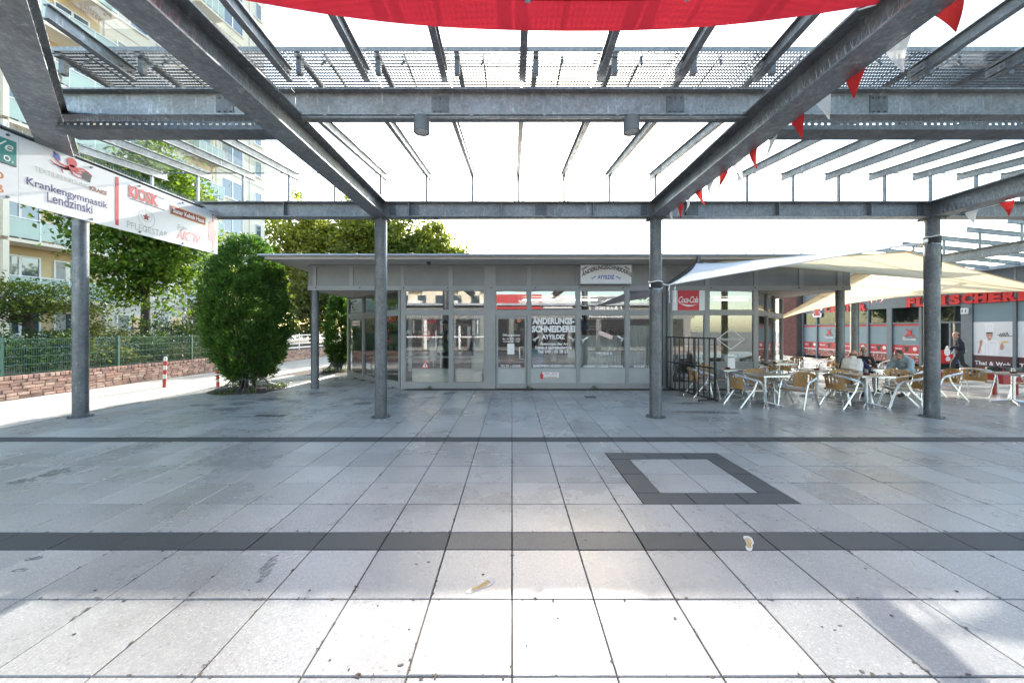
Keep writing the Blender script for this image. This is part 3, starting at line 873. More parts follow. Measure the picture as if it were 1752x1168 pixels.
# fascia
XFL, XFR = fx(527), fx(1455)
fas = [527,541.5,597.7,605,686,692,768,775,829,832,848,902,908,986,992,1070,1076,1131,1138,1206,1212,1290,1297,1366,1374,1432,1440,1455]
b = MB(); b.box(XFL,XFR,FY-0.02,FY+0.10,zr0,zr1); b.box(XFL,XFR,FY-0.02,FY+0.10,zF-0.03,zF)
PB(b,'fascia_rail',PAINT_G)
panels = [(527,536),(541.5,598),(604.5,686),(692.5,767.5),(775,829),(848,902),(908,986),(992,1070),(1076,1131),(1138,1206),(1213,1290),(1297,1366),(1374,1432),(1440,1455)]
for a, c in panels:
    b = MB(); b.box(fx(a)+0.004,fx(c)-0.004,FY+0.006,FY+0.05,zr1+0.003,zF-0.033)
    PB(b,'fascia_panel',PAINT_P)
pr = [fx(v) for pq in panels for v in pq]
for a, c in zip(pr[1::2], pr[2::2]):
    b = MB(); b.box(a-0.002,c+0.002,FY-0.018,FY+0.10,zr1+0.001,zF-0.031); PB(b,'fascia_post',PAINT_G)
b = MB()
for i in range(13):
    xx = XFL+0.25+(XFR-XFL-0.5)*i/12; b.lathe([(0.018,0),(0.018,0.03)],(xx,FY-0.022,zr0+0.06),8)
PB(b,'rail_fittings',BLACKM)
for xs, sgn in ((XFL,1),(XFR,-1)):           # fascia returns along the sides
    b = MB(); b.box(xs, xs+sgn*0.1, FY+0.101, 17.5, zr0+0.001, zF); PB(b,'fascia_return',PAINT_G)
b = MB(); b.add([(XFL,FY+0.1,zr0+0.01),(XFR,FY+0.1,zr0+0.01),(XFR,17.4,zr0+0.01),(XFL,17.4,zr0+0.01)],[(0,3,2,1)]); PB(b,'soffit',SOFFIT)
# corner columns
for px in (537, 1440):
    xx = fx(px); b = MB(); b.lathe([(0.115,0.0),(0.115,zr0-0.004)],(xx,FY+0.06,0),24); PB(b,'column',STEEL_L,40)
# roof with overhang
RXL, RXR, RY0 = -7.12, 11.35, 10.42
b = MB(); b.box(RXL,RXR,RY0,19.0,3.895,3.945)
b.add([(RXL,RY0,3.946),(RXR,RY0,3.946),(RXR,19,4.12),(RXL,19,4.12),(RXL,19,3.946),(RXR,19,3.946)],[(0,1,2,3),(0,3,4),(1,5,2),(2,5,4,3)])
roof = PB(b,'roof',ZINC)
b = MB(); b.box(RXL+0.12,RXR-0.12,RY0+0.12,18.9,3.815,3.893); PB(b,'eave_soffit',SOFFIT)
b = MB()
prof = [(0.0,0.0),(0.05,-0.035),(0.10,-0.04),(0.12,0.0),(0.115,0.0),(0.098,-0.034),(0.05,-0.03),(0.006,0.002)]
b.sweep([(-a,c) for a,c in prof],(RXL-0.03,RY0-0.002,3.94),(RXR+0.03,RY0-0.002,3.94)); PB(b,'gutter',ZINC)
b = MB()
for i in range(24):
    xx = RXL+0.4+i*0.78; b.box(xx-0.05,xx+0.05,RY0-0.03,RY0+0.12,3.947,3.952)
PB(b,'gutter_bracket',ALU)
b = MB()
for i in range(24): 
    xx = RXL+0.3+i*0.78; b.sweep([(-0.012,0),(0.012,0),(0.012,0.006),(-0.012,0.006)],(xx,RY0+0.15,3.9495),(xx,18.9,4.119))
tag(PB(b,'roof_seam',ZINC,parent=roof),kind='stuff')
for xx in (fx(490)-0.4, fx(740)):
    b = MB(); b.box(xx-0.05,xx+0.05,RY0+0.5,RY0+0.6,3.74,3.814); PB(b,'soffit_spot',BLACKM)
b = MB(); xd = fx(1138)
b.tube([(xd+0.52,RY0+0.06,3.86),(xd+0.52,RY0+0.08,3.70),(xd+0.06,FY-0.10,3.20),(xd+0.06,FY-0.10,3.05),(xd+0.06,FY-0.08,0.05)],0.055,10); PB(b,'downpipe',STEEL_L,40)
b = MB(); b.tube([(xd-0.12,FY-0.05,3.0),(xd-0.12,FY-0.05,0.1)],0.03,8); PB(b,'drain_pipe',BLACKM,40)
# interior
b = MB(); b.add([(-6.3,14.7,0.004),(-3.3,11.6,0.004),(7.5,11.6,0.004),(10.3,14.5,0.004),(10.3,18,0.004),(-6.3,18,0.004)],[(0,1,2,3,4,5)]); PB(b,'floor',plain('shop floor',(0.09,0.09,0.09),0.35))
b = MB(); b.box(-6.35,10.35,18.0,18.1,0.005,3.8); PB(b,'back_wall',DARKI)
PWALL = plain('partition grey',(0.15,0.15,0.145),0.8)
for xx in (-0.75,4.72):
    b = MB(); b.box(xx-0.05,xx+0.05,11.7,17.99,0.005,3.02); PB(b,'partition_wall',PWALL)
b = MB(); b.box(-6.35,-6.25,14.8,17.99,0.005,3.02); b.box(10.25,10.35,14.6,17.99,0.005,3.02); PB(b,'side_wall',PWALL)
# left shop: low white boards, post, desk
for x0,x1 in ((fx(702),fx(768)),(fx(777),fx(824))):
    b = MB(); b.box(x0,x1,FY+0.22,FY+0.27,0.10,0.59); PB(b,'low_board',INTW)
b = MB(); b.box(fx(694),fx(700),FY+0.3,FY+0.36,0.5,2.25); b.box(fx(806),fx(826),FY+0.8,FY+0.9,0.2,2.3); PB(b,'blind_strip',INTW)
b = MB(); b.box(-5.6,-1.4,14.6,15.3,0.72,0.76); b.box(-5.5,-5.4,14.7,15.2,0.01,0.72); b.box(-1.6,-1.5,14.7,15.2,0.01,0.72); PB(b,'desk',INTW)
b = MB()
for i in range(4): b.box(-5+i*1.1,-4.3+i*1.1,17.93,17.98,1.2,2.1)
PB(b,'wall_chart',WHITEP)
# tailor: curtain, rail, clothes
def curtain(x0,x1,yy,z0,z1,n,amp):
    b = MB(); vs=[]; 
    for i in range(n+1):
        xx = x0+(x1-x0)*i/n; oy = amp*math.sin(i*1.1)+amp*0.5*math.sin(i*2.7)
        vs += [(xx,yy+oy,z0),(xx,yy+oy*0.6,z1)]
    b.add(vs,[(2*i,2*i+2,2*i+3,2*i+1) for i in range(n)])
    return b
PB(curtain(fx(994),fx(1069),FY+0.35,0.66,1.62,70,0.02),'curtain',CURT,180)
PB(curtain(fx(1078),fx(1130),FY+0.35,0.66,1.95,50,0.02),'curtain',CURT,180)
b = MB(); b.tube([(fx(994),FY+0.35,1.63),(fx(1130),FY+0.35,1.63)],0.012,8); PB(b,'curtain_rail',WHITEP)
CLO = [plain('hung cloth %d'%i,c,0.9) for i,c in enumerate(((0.05,0.06,0.10),(0.3,0.28,0.25),(0.12,0.02,0.03),(0.45,0.45,0.42),(0.02,0.03,0.03)))]
b = MB(); b.tube([(0.2,15.2,1.9),(4.3,15.2,1.9)],0.02,8); PB(b,'clothes_rail',BLACKM)
for i in range(26):
    xx = 0.3+i*0.155; zz = 1.8
    b = MB(); b.box(xx-0.03,xx+0.03,14.98,15.42,zz-random.uniform(0.7,1.15),zz-0.06); b.box(xx-0.02,xx+0.02,15.12,15.28,zz-0.055,zz+0.03)
    PB(b,'hung_garment',CLO[i%5])
b = MB(); b.box(0.9,3.6,13.2,13.9,0.85,0.9); b.box(0.9,3.6,13.25,13.85,0.02,0.85); PB(b,'counter',INTW)
GOODS = [plain('goods %d'%i,c,0.6) for i,c in enumerate(((0.5,0.06,0.05),(0.06,0.2,0.4),(0.6,0.55,0.4),(0.08,0.25,0.1),(0.7,0.68,0.65),(0.5,0.3,0.08)))]
gr = random.Random(9)
for sx0,sx1,sy in ((-5.6,-1.2,16.6),(0.0,4.4,16.9)):
    for zz in (0.9,1.35,1.8,2.25):
        b = MB(); b.box(sx0,sx1,sy,sy+0.3,zz-0.025,zz); PB(b,'shelf',PWALL)
        xx = sx0+0.1
        while xx < sx1-0.3:
            wd = gr.uniform(0.08,0.3); b = MB(); b.box(xx,xx+wd,sy+0.03,sy+0.25,zz+0.001,zz+gr.uniform(0.12,0.36)); PB(b,'shelf_goods',gr.choice(GOODS)); xx += wd+gr.uniform(0.02,0.2)
for xx,yy in ((-2.6,12.3),(1.35,12.2),(2.3,12.5)):
    b = MB(); b.tube([(xx,yy,0.01),(xx,yy,0.8)],0.02,8); b.lathe([(0.16,0),(0.16,0.02)],(xx,yy,0.005),16); b.lathe([(0.10,0.8),(0.15,0.95),(0.12,1.1),(0.17,1.3),(0.19,1.42),(0.07,1.5),(0.05,1.58)],(xx,yy,0),16); PB(b,'dress_form',gr.choice(CLO) if False else GOODS[4],60)
# mannequin bust at the shop window of the driving school, lamp row
b = MB()
for x in (1.0,2.6,6.2,8.2): b.box(x-0.6,x+0.6,13.9,14.0,2.92,2.96)
LAMPM = bpy.data.materials.new('tube lamp'); LAMPM.use_nodes=True
LAMPM.node_tree.nodes['Principled BSDF'].inputs['Emission Color'].default_value=(1,0.95,0.85,1)
LAMPM.node_tree.nodes['Principled BSDF'].inputs['Emission Strength'].default_value=1.2
PB(b,'ceiling_lamp',LAMPM)
# snack bar: patterned wallpaper, picture frames, counter
WALLP = plain('ochre wallpaper',(0.17,0.145,0.085),0.8)
b = MB(); b.box(4.78,10.2,14.9,15.0,0.01,3.0); PB(b,'patterned_wall',WALLP)
rr = random.Random(4)
for i in range(34):
    xx = 4.95+rr.random()*4.9; zz = 1.25+rr.random()*1.5; a = rr.uniform(0.06,0.13); c = rr.uniform(0.06,0.13)
    b = MB(); b.box(xx-a,xx+a,14.885-0.001*i,14.895,zz-c,zz+c); b.box(xx-a*0.55,xx+a*0.55,14.882-0.001*i,14.884-0.001*i,zz-c*0.55,zz+c*0.55,1)
    PB(b,'picture_frame',[BLACKM,WALLP])
FOOD = plain('food display',(0.70,0.36,0.20),0.5,0,0.7,9)
b = MB(); b.box(5.0,7.4,13.0,13.6,0.02,0.95); PB(b,'counter',DARKI)
b = MB(); b.box(5.0,7.4,13.02,13.5,0.951,1.25); PB(b,'food_case',FOOD)
b = MB(); b.box(6.62,7.1,FY+0.12,FY+0.14,0.66,1.02); b.box(fx(1243),fx(1266),FY+0.3,FY+0.32,0.66,1.05); PB(b,'menu_board',WHITEP)

# lettering on the shop windows (stuck to the outside of the panes)
def wt(i, s, px0, px1, py0, py1, mat=WHITE, key='b', bold=0.018, **kw):
    text('lettering', s, mat, wins[(key,i)] if (key,i) in wins else door, frame((0,FY+0.026,0),(1,0,0),(0,0,1)), fx(px0), fx(px1), fz(py1), fz(py0), bold=bold, **kw)
wt(3,'ÄNDERUNGS-',911,983,541,554.5,bold=0.045)
wt(3,'SCHNEIDEREI',910,984.5,557,568.5,bold=0.045)
wt(3,'AYYILDIZ',927,967,572,580,bold=0.04)
wt(3,'Änderungen aller Art',924,972,585,591.5,bold=0.03)
wt(3,'Damen & Herrenbekleidung',916,978,592,598,bold=0.03)
wt(3,'Tel: 040 / 68 28 53',920,972,598.4,604,bold=0.03)
wt(3,'GARDINEN • JACKEN • HOSEN',912,982,623.5,629,bold=0.035)
wt(4,'ANZÜGE • KLEIDER • HEMDEN',998,1066,623.5,629,bold=0.035)
wt(5,'RÖCKE • HOSEN',1085,1128,623.5,629,bold=0.035)
for s,a,c,y0,y1 in (('PELZE • LEDER',857,891,624,629),('Öffnungszeiten',860,890,570.5,576),('Mo - Fr  9.00 - 18.00',860,890,578,581.5),('Samstag 9.00 - 14.00',861,889,582.5,586)):
    text('lettering', s, WHITE, door, frame((0,FY+0.016,0),(1,0,0),(0,0,1)), fx(a), fx(c), fz(y1), fz(y0), bold=0.012)
p = MB(); p.box(fx(868),fx(880),FY+0.014,FY+0.018,fz(606),fz(588)); PB(p,'paper_notice',WHITEP,parent=door)
p = MB(); p.disc(frame((0,FY+0.016,0),(1,0,0),(0,0,1)),(fx(888),fz(548.5)),0.06,0.06,0.002,16); PB(p,'round_sticker',ORANGE,parent=door)
def scissors(b, M, c, s, ang, th=0.002, flip=1):
    """open pair of scissors: two finger rings and two blades crossing at the pivot"""
    Mr = M @ Matrix.Translation((c[0],c[1],0)) @ Matrix.Rotation(ang,4,'Z') @ Matrix.Diagonal((flip,1,1,1))
    for sg in (1,-1):
        b.ring(Mr,(-0.62*s,sg*0.24*s),0.13*s,0.22*s,th,14)
        b.poly(Mr,[(-0.45*s,sg*0.13*s),(-0.42*s,sg*0.22*s),(0.98*s,-sg*0.10*s),(1.0*s,-sg*0.16*s),(0.85*s,-sg*0.24*s),(0.0,-sg*0.12*s)] if sg>0 else
                  [(-0.42*s,sg*0.22*s),(-0.45*s,sg*0.13*s),(0.0,-sg*0.12*s),(0.85*s,-sg*0.24*s),(1.0*s,-sg*0.16*s),(0.98*s,-sg*0.10*s)],th+0.0006*(sg>0))
MG = frame((0,FY+0.020,0),(1,0,0),(0,0,1))
for i,pairs in ((3,((917.5,579,R(35),1),(978,579,R(145),1))),(4,((1001,580,R(35),1),(1062,578,R(145),1)))):
    b = MB()
    for px,py,an,fl in pairs: scissors(b,MG,(fx(px),fz(py)),0.125,an)
    PB(b,'scissors_emblem',WHITE,parent=wins[('b',i)])
b = MB(); b.obox(frame((fx(1036),FY+0.016,fz(573)),(0.93,0,-0.37),(0.37,0,0.93)),-0.23,0.23,-0.065,0.065,0,0.006); PB(b,'pink_sticker',plain('pink sticker',(0.75,0.55,0.52),0.5),parent=wins[('b',4)])
text('lettering','MODE 6',WHITE,wins[('b',4)],MG,fx(1021),fx(1048),fz(607),fz(602),bold=0.03)
b = MB(); b.box(fx(909),fx(931),FY+0.034,FY+0.038,fz(629),fz(597)); PB(b,'blue_poster',plain('blue poster',(0.06,0.22,0.36),0.4,0,0.4,3),parent=wins[('b',3)])
b = MB(); b.box(fx(972),fx(984),FY+0.034,FY+0.038,fz(613),fz(599)); PB(b,'white_notice',WHITEP,parent=wins[('b',3)])
lb = MB(); lb.box(fx(928),fx(956),FY-0.002+0.008,FY+0.011,fz(646),fz(636.5)); o = PB(lb,'small_placard',WHITEP)
for s,y0,y1,m in (('1968 - 2018',637.5,640,RED),('50 Jahre',640.5,643,GREYT),('in Deutschland',643.3,645.6,RED)):
    text('lettering',s,m,o,frame((0,FY+0.006,0),(1,0,0),(0,0,1)),fx(931),fx(953),fz(y1),fz(y0),bold=0.01,lift=0.003)
b = MB(); Mp = frame((0,FY+0.008,0),(1,0,0),(0,0,1)); b.disc(Mp,(fx(927),fz(638)),0.025,0.03,0.003); b.poly(Mp,[(fx(925),fz(648)),(fx(929),fz(648)),(fx(930),fz(640)),(fx(924),fz(640))],0.003); PB(b,'placard_figure',RED,parent=o)
# driving school marks in the first window
wt(0,'AKTiV',730.5,747,548.5,553.5,RED,bold=0.03,shear=0.2)
for s,a,c,y0,y1 in (('Fahrschule',733,746,545.5,548,),('Theorie',728,739,560,563),('Mo + Do',724,742,566,569.5),('Anmeldung hier',716,747,572,577)):
    wt(0,s,a,c,y0,y1,RED,bold=0.0)
b = MB(); Mt = frame((fx(727.3),FY+0.020,fz(629.5)),(1,0,0),(0,0,1)); b.poly(Mt,[(-0.135,0),(0.135,0),(0,0.235)],0.002,0); b.poly(Mt,[(-0.085,0.03),(0.085,0.03),(0,0.175)],0.004,1); b.poly(Mt,[(-0.014,0.05),(0.014,0.05),(0.014,0.12),(-0.014,0.12)],0.006,2)
PB(b,'warning_triangle',[RED,WHITEP,BLACKP],parent=wins[('b',0)])
b = MB(); Mb = frame((fx(749),FY+0.35,0),(1,0,0),(0,0,1)); b.tube([(fx(750),FY+0.4,0.6),(fx(750),FY+0.4,1.25)],0.02,8); b.ball((fx(750),FY+0.4,1.42),0.07,0.07,0.09); b.tube([(fx(750),FY+0.4,1.1),(fx(750),FY+0.4,1.33)],[0.13,0.09],12); PB(b,'window_bust',INTW,60)
MLc = LC @ Matrix.Rotation(R(180),4,'Z')
ML2 = frame(LC @ Vector((0,-0.012,0)), (3.01,-3.17,0), (0,0,1))
for s,a,c,z0,z1,m in (('Fahrschule',0.45,1.05,2.02,2.12,RED),('Fahrschule AKTiV',3.05,4.05,2.08,2.24,RED),('Büro',3.1,3.6,1.75,1.87,RED),('Mo - Do',3.1,3.5,1.58,1.66,RED),('15 - 19 Uhr',3.1,3.75,1.42,1.5,RED)):
    text('lettering',s,m,pav,ML2,a,c,z0,z1,bold=0.01).location = -Vector(pav.location)
b = MB(); b.obox(LC,0.40,1.10,-0.008,-0.005,1.98,2.16); b.obox(LC,1.75,2.1,-0.012,-0.006,0.42,0.62); PB(b,'paper_notice',WHITEP)
# snack bar name in a lozenge
MH = frame((fx(1251),FY+0.024,fz(580)),(1,0,0),(0,0,1)); b = MB(); q = 0.42
pts = [(-0.44,0),(0,0.33),(0.44,0),(0,-0.33)]
for k in range(4):
    x0,y0 = pts[k]; x1,y1 = pts[(k+1)%4]; b.poly(MH,[(x0,y0),(x0*0.93,y0*0.91),(x1*0.93,y1*0.91),(x1,y1)],0.002)
PB(b,'lozenge_emblem',WHITE,parent=wins[('b',7)])
text('lettering','Happy Corner',WHITE,wins[('b',7)],MH,-0.35,0.35,-0.06,0.06,bold=0.0,shear=0.3)

# drinks panel in the transom
t = thing('drinks_sign','red and white script soft drink panel set above the snack bar window','sign',(fx(1178),FY,fz(515)))
def TB(t,b,name,mat,smooth=None,parent=None):
    o = link(name,b.mesh(name,mat,smooth),parent or t)
    if parent is None: o.location = -Vector(t.location)
    return o
b = MB(); b.box(fx(1150)+0.004,fx(1206)-0.004,FY-0.008,FY+0.03,zt1+0.003,zr0-0.005); TB(t,b,'white_panel',WHITEP)
b = MB(); b.box(fx(1159),fx(1196),FY-0.011,FY-0.008,zt1+0.004,zr0-0.006); TB(t,b,'red_field',plain('soft drink red',(0.60,0.02,0.04),0.4))
MC = frame((0,FY-0.011,0),(1,0,0),(0,0,1))
o = text('lettering','Coca-Cola',WHITE,t,MC,fx(1160.5),fx(1194.5),fz(518),fz(507),bold=0.012,shear=0.42,lift=0.0015,spacing=0.86); o.location = -Vector(t.location)
b = MB(); n = 20; up=[]; lo=[]
for i in range(n+1):
    u=i/n; xx=fx(1159)+(fx(1196)-fx(1159))*u; zz=fz(520.5)+0.045*math.cos(u*math.pi*1.5+0.4)*(1-0.3*u)-0.03*u*(1-u); wd=0.004+0.05*math.sin(math.pi*min(1,u*1.1))**2
    up.append((xx,zz+wd/2)); lo.append((xx,zz-wd/2))
for i in range(n): b.poly(MC,[lo[i],lo[i+1],up[i+1],up[i]],0.0015)
TB(t,b,'ribbon',WHITE)

# tailor sign box under the eave
t = thing('tailor_sign','white framed tailor sign box with arched dark lettering and scissors under the eave','sign',(fx(1033.5),FY,fz(470)))
x0,x1,z0,z1 = fx(990),fx(1078),fz(487.5),fz(454)
b = MB(); b.box(x0,x1,FY-0.20,FY-0.025,z0,z1)
TB(t,b,'sign_box',plain('sign case',(0.30,0.31,0.33),0.4,0.3))
b = MB(); b.box(x0+0.03,x1-0.03,FY-0.204,FY-0.201,z0+0.03,z1-0.03); TB(t,b,'sign_face',plain('sign white',(0.70,0.70,0.70),0.35,0,0.06))
b = MB(); b.box(x0-0.02,x0+0.05,FY-0.12,FY-0.06,z1,z1+0.10); b.box(x1-0.05,x1,FY-0.12,FY-0.06,z1,z1+0.03); TB(t,b,'hanger',STEEL_D)
MS = frame((0,FY-0.204,0),(1,0,0),(0,0,1))
o = text('lettering','ÄNDERUNGSSCHNEIDEREI',plain('charcoal lettering',(0.06,0.06,0.065),0.5),t,MS,fx(993.3),fx(1076.5),fz(475.5),fz(466.8),bold=0.035,warp=lambda u: 0.235*(1-(2*u-1)**2)); o.location=-Vector(t.location)
o = text('lettering','AYYILDIZ',BLUE,t,MS,fx(1020),fx(1048),fz(479),fz(472.3),bold=0.03); o.location=-Vector(t.location)
b = MB(); scissors(b,MS,(fx(997.5),fz(461)),0.10,R(35),0.003); scissors(b,MS,(fx(1070),fz(461)),0.10,R(145),0.003); TB(t,b,'scissors_emblem',BLACKP)
b = MB(); scissors(b,MS,(fx(1013),fz(476.5)),0.085,R(30),0.003); scissors(b,MS,(fx(1055),fz(476.5)),0.085,R(150),0.003); TB(t,b,'scissors_emblem',BLUE)

# ================================================================== DIRECTION SIGN (left)
SX = -6.1
sign = thing('direction_sign','long white sign board with shop names and a red arrow hung under the canopy','sign',(SX,5.4,3.8))
MSG = frame((SX,0,0),(0,1,0),(0,0,1))        # plane of the board: x runs away from the viewer
def sp(px, py):
    yy = SX*F/(px-CX); return (yy, EYE+(HY-py)*yy/F)
def GB(b,name,mat,parent=None):
    o = link(name,b.mesh(name,mat),parent or sign)
    if parent is None: o.location = -Vector(sign.location)
    return o
def stext(s,pa,pb,h,mat,bold=0.0,shear=0.0,par=None):
    """baseline from pa to pb (pixels), cap height h metres"""
    a = sp(*pa); c = sp(*pb); zb_ = (a[1]+c[1])/2
    o = text('lettering',s,mat,sign,MSG,a[0],c[0],zb_,zb_+h,bold=bold,shear=shear,lift=0.003); o.location = -Vector(sign.location); return o
zS0, zS1 = 3.37, 4.20
for ya, yb in ((2.62,4.60),(4.606,6.20),(6.206,7.71)):
    b = MB(); b.box(SX-0.012,SX,ya,yb,zS0,zS1); GB(b,'sign_panel',plain('sign laminate',(0.80,0.80,0.805),0.3,0,0.04,1.0))
b = MB()
for yy in (2.8,4.5,5.4,6.1,6.9,7.6):
    for zz in (zS0+0.04,zS1-0.04):
        b = MB(); b.tube([(SX,yy,zz),(SX+0.012,yy,zz)],0.016,8); GB(b,'bolt',STEEL_D)
    b = MB(); b.box(SX-0.18,SX-0.013,yy-0.02,yy+0.02,zS1-0.14,zS1-0.10); GB(b,'sign_bracket',STEEL_D)
a = sp(197,302); c = sp(203,386)
b = MB(); b.poly(MSG.copy() @ Matrix.Translation((0,0,0.002)),[(a[0],c[1]),(c[0],c[1]),(c[0],a[1]),(a[0],a[1])]); GB(b,'red_divider',RED)
stext('Krankengymnastik',(45,326),(184,355),0.125,NAVY,0.012)
stext('Lendzinski',(80,344),(158,367),0.125,NAVY,0.012)
stext('TEXTILREINIGUNG',(58,296),(152,320),0.062,GREYT)
stext('KRAKE',(153,326),(183,334),0.062,BROWNT,0.04)
stext('KIOSK',(220,340),(271,352),0.20,RED,0.045)
stext('PFLEGESTAR',(217,390),(287,407),0.105,GREYT,0.0)
stext('Fahrschule',(304,393),(347,405),0.10,GREYT)
stext('AKTiV',(302,409),(344,417),0.17,FADED,0.04,0.2)
for p0,p1 in (((220,318),(281,340)),((221,339),(282,360))):
    a=sp(*p0); c=sp(*p1); b=MB(); b.poly(MSG@Matrix.Translation((0,0,0.002)),[(a[0],a[1]-0.006),(c[0],a[1]-0.006),(c[0],a[1]+0.006),(a[0],a[1]+0.006)]); GB(b,'rule_line',BLACKP)
a = sp(291,360); c = sp(352,372); zc = (sp(291,350)[1]+sp(291,366)[1])/2
b = MB(); b.poly(MSG@Matrix.Translation((0,0,0.002)),[(a[0],zc-0.085),(c[0],zc-0.085),(c[0],zc+0.085),(a[0],zc+0.085)],0,0); b.poly(MSG@Matrix.Translation((0,0,0.004)),[(a[0]+0.015,zc-0.07),(c[0]-0.015,zc-0.07),(c[0]-0.015,zc+0.07),(a[0]+0.015,zc+0.07)],0,1)
GB(b,'kebab_plate',[CREAMP,DRED])
o = text('lettering','Sunar Kebab Haus',WHITE,sign,MSG,a[0]+0.05,c[0]-0.05,zc-0.04,zc+0.045,bold=0.03,lift=0.006); o.location = -Vector(sign.location)
# arrow
p = [(357,384),(357,415),(362.5,414),(363.5,434),(372,398),(362,364),(362.5,385)]
b = MB(); n = 0.0025
ay0 = sp(357,400)[0]; ay1 = sp(362.6,400)[0]; ay2 = sp(371,400)[0]; zm = sp(365,398)[1]
b.poly(MSG@Matrix.Translation((0,0,n)),[(ay0,zm-0.19),(ay1,zm-0.19),(ay1,zm+0.19),(ay0,zm+0.19)]); b.poly(MSG@Matrix.Translation((0,0,n)),[(ay1,zm-0.40),(ay2,zm),(ay1,zm+0.40)])
GB(b,'red_arrow',FADED)
# emblems: ring with star and hand, red octopus, teal square
ce = sp(251,374); b = MB(); Me = MSG@Matrix.Translation((ce[0],ce[1],0.002))
b.ring(Me,(0,0.0),0.135,0.142,0.001,28); b.ring(Me,(0.0,0.03),0.085,0.09,0.001,20); GB(b,'ring_emblem',GREYT)
b = MB(); b.poly(Me,[(math.cos(R(90+i*36))*(0.062 if i%2==0 else 0.03)-0.01,0.02+math.sin(R(90+i*36))*(0.062 if i%2==0 else 0.03)) for i in range(10)],0.002); GB(b,'star_emblem',DRED)
ce = sp(123,287); Me = MSG@Matrix.Translation((ce[0],ce[1],0.002)); b = MB(); b.disc(Me,(0.0,0.07),0.06,0.065,0.0015,18); b.disc(Me,(0,0.0),0.04,0.04,0.0015,12)
for i,an in enumerate((200,225,250,290,315,340,5,175)):
    pts=[]; 
    for k in range(7):
        u=k/6; aa=R(an)+math.sin(u*4+i)*0.45; pts.append((math.cos(aa)*0.20*u*(1+0.25*abs(math.cos(R(an)))),math.sin(aa)*0.13*u))
    for k in range(6):
        wd=0.018*(1-k/7); (x0,y0),(x1,y1)=pts[k],pts[k+1]; dx,dy=x1-x0,y1-y0; l=math.hypot(dx,dy) or 1; nx,ny=-dy/l*wd,dx/l*wd
        b.poly(Me,[(x0-nx,y0-ny),(x1-nx,y1-ny),(x1+nx,y1+ny),(x0+nx,y0+ny)],0.0012)
GB(b,'octopus_emblem',RED)
b = MB(); b.poly(Me,[(0.12,-0.10),(0.22,-0.12),(0.24,-0.02),(0.17,0.02),(0.12,-0.02)],0.002,0); GB(b,'garment_emblem',[BLACKP,BLUE]); b=MB(); b.poly(Me,[(-0.20,0.05),(-0.13,0.03),(-0.14,0.10),(-0.21,0.13)],0.002,1); GB(b,'garment_emblem',[BLACKP,BLUE])
y0 = sp(-30,250)[0]; y1 = sp(28,250)[0]
b = MB(); b.poly(MSG@Matrix.Translation((0,0,0.002)),[(y0,3.80),(y1,3.80),(y1,4.11),(y0,4.11)],0,0); b.poly(MSG@Matrix.Translation((0,0,0.003)),[(y0,3.80),(y1,3.80),(y1,3.815),(y0,3.815)],0,1); GB(b,'teal_square',[TEAL,BLACKP])
o = text('lettering','Ve',WHITE,sign,MSG,y1-0.20,y1-0.03,3.97,4.08,shear=0.3,lift=0.005); o.location=-Vector(sign.location)
o = text('lettering','o.',WHITE,sign,MSG,y1-0.12,y1-0.03,3.84,3.91,lift=0.005); o.location=-Vector(sign.location)
o = text('lettering','Reb',ORANGE,sign,MSG,sp(-60,300)[0],sp(6,330)[0],3.60,3.73,lift=0.004); o.location=-Vector(sign.location)
o = text('lettering','ARB',ORANGE,sign,MSG,sp(-60,300)[0],sp(6,330)[0],3.44,3.54,lift=0.004); o.location=-Vector(sign.location)

# ================================================================== SAILS
def sail(name, label, cat, P, mat, n=22, inset=0.10, sag=0.08, seams=()):
    P = [Vector(p) for p in P]; vs = []; cen = sum(P,Vector())/4
    for i in range(n+1):
        for k in range(n+1):
            u, v = i/n, k/n
            p = P[0]*(1-u)*(1-v)+P[1]*u*(1-v)+P[2]*u*v+P[3]*(1-u)*v
            du = 4*u*(1-u); dv = 4*v*(1-v)
            pull = inset*(du*(abs(2*v-1)**2) + dv*(abs(2*u-1)**2))
            p = p + (cen-p)*pull*0.5
            p = p + Vector((0,0,-sag*du*dv)) + Vector((0,0,0.006*math.sin(9*u+5*v)*du*dv))
            vs.append(p)
    fs = [(i*(n+1)+k,(i+1)*(n+1)+k,(i+1)*(n+1)+k+1,i*(n+1)+k+1) for i in range(n) for k in range(n)]
    c0 = P[0]
    t = thing(name,label,cat,c0)
    b = MB(); b.add([q-c0 for q in vs],fs); b.build('cloth',mat,t,180)
    b = MB()
    per = [i*(n+1) for i in range(n+1)]+[n*(n+1)+k for k in range(1,n+1)]+[i*(n+1)+n for i in range(n-1,-1,-1)]+[k for k in range(n-1,0,-1)]
    b.tube([vs[i]-c0 for i in per]+[vs[per[0]]-c0],0.012,6); b.build('hem',mat,t,60)
    for f in (0.3,0.55,0.8):
        k = int(f*n); b = MB(); b.tube([vs[i*(n+1)+k]-c0-Vector((0,0,0.003)) for i in range(n+1)],0.005,5); b.build('seam',mat,t,60)
    return t, c0
def rope(t, c0, p0, p1, r=0.008, mat=None):
    b = MB(); b.tube([Vector(p0)-c0,(Vector(p0)+Vector(p1))/2-c0-Vector((0,0,0.015)),Vector(p1)-c0],r,6); b.build('rope',mat or WHITE,t,60)

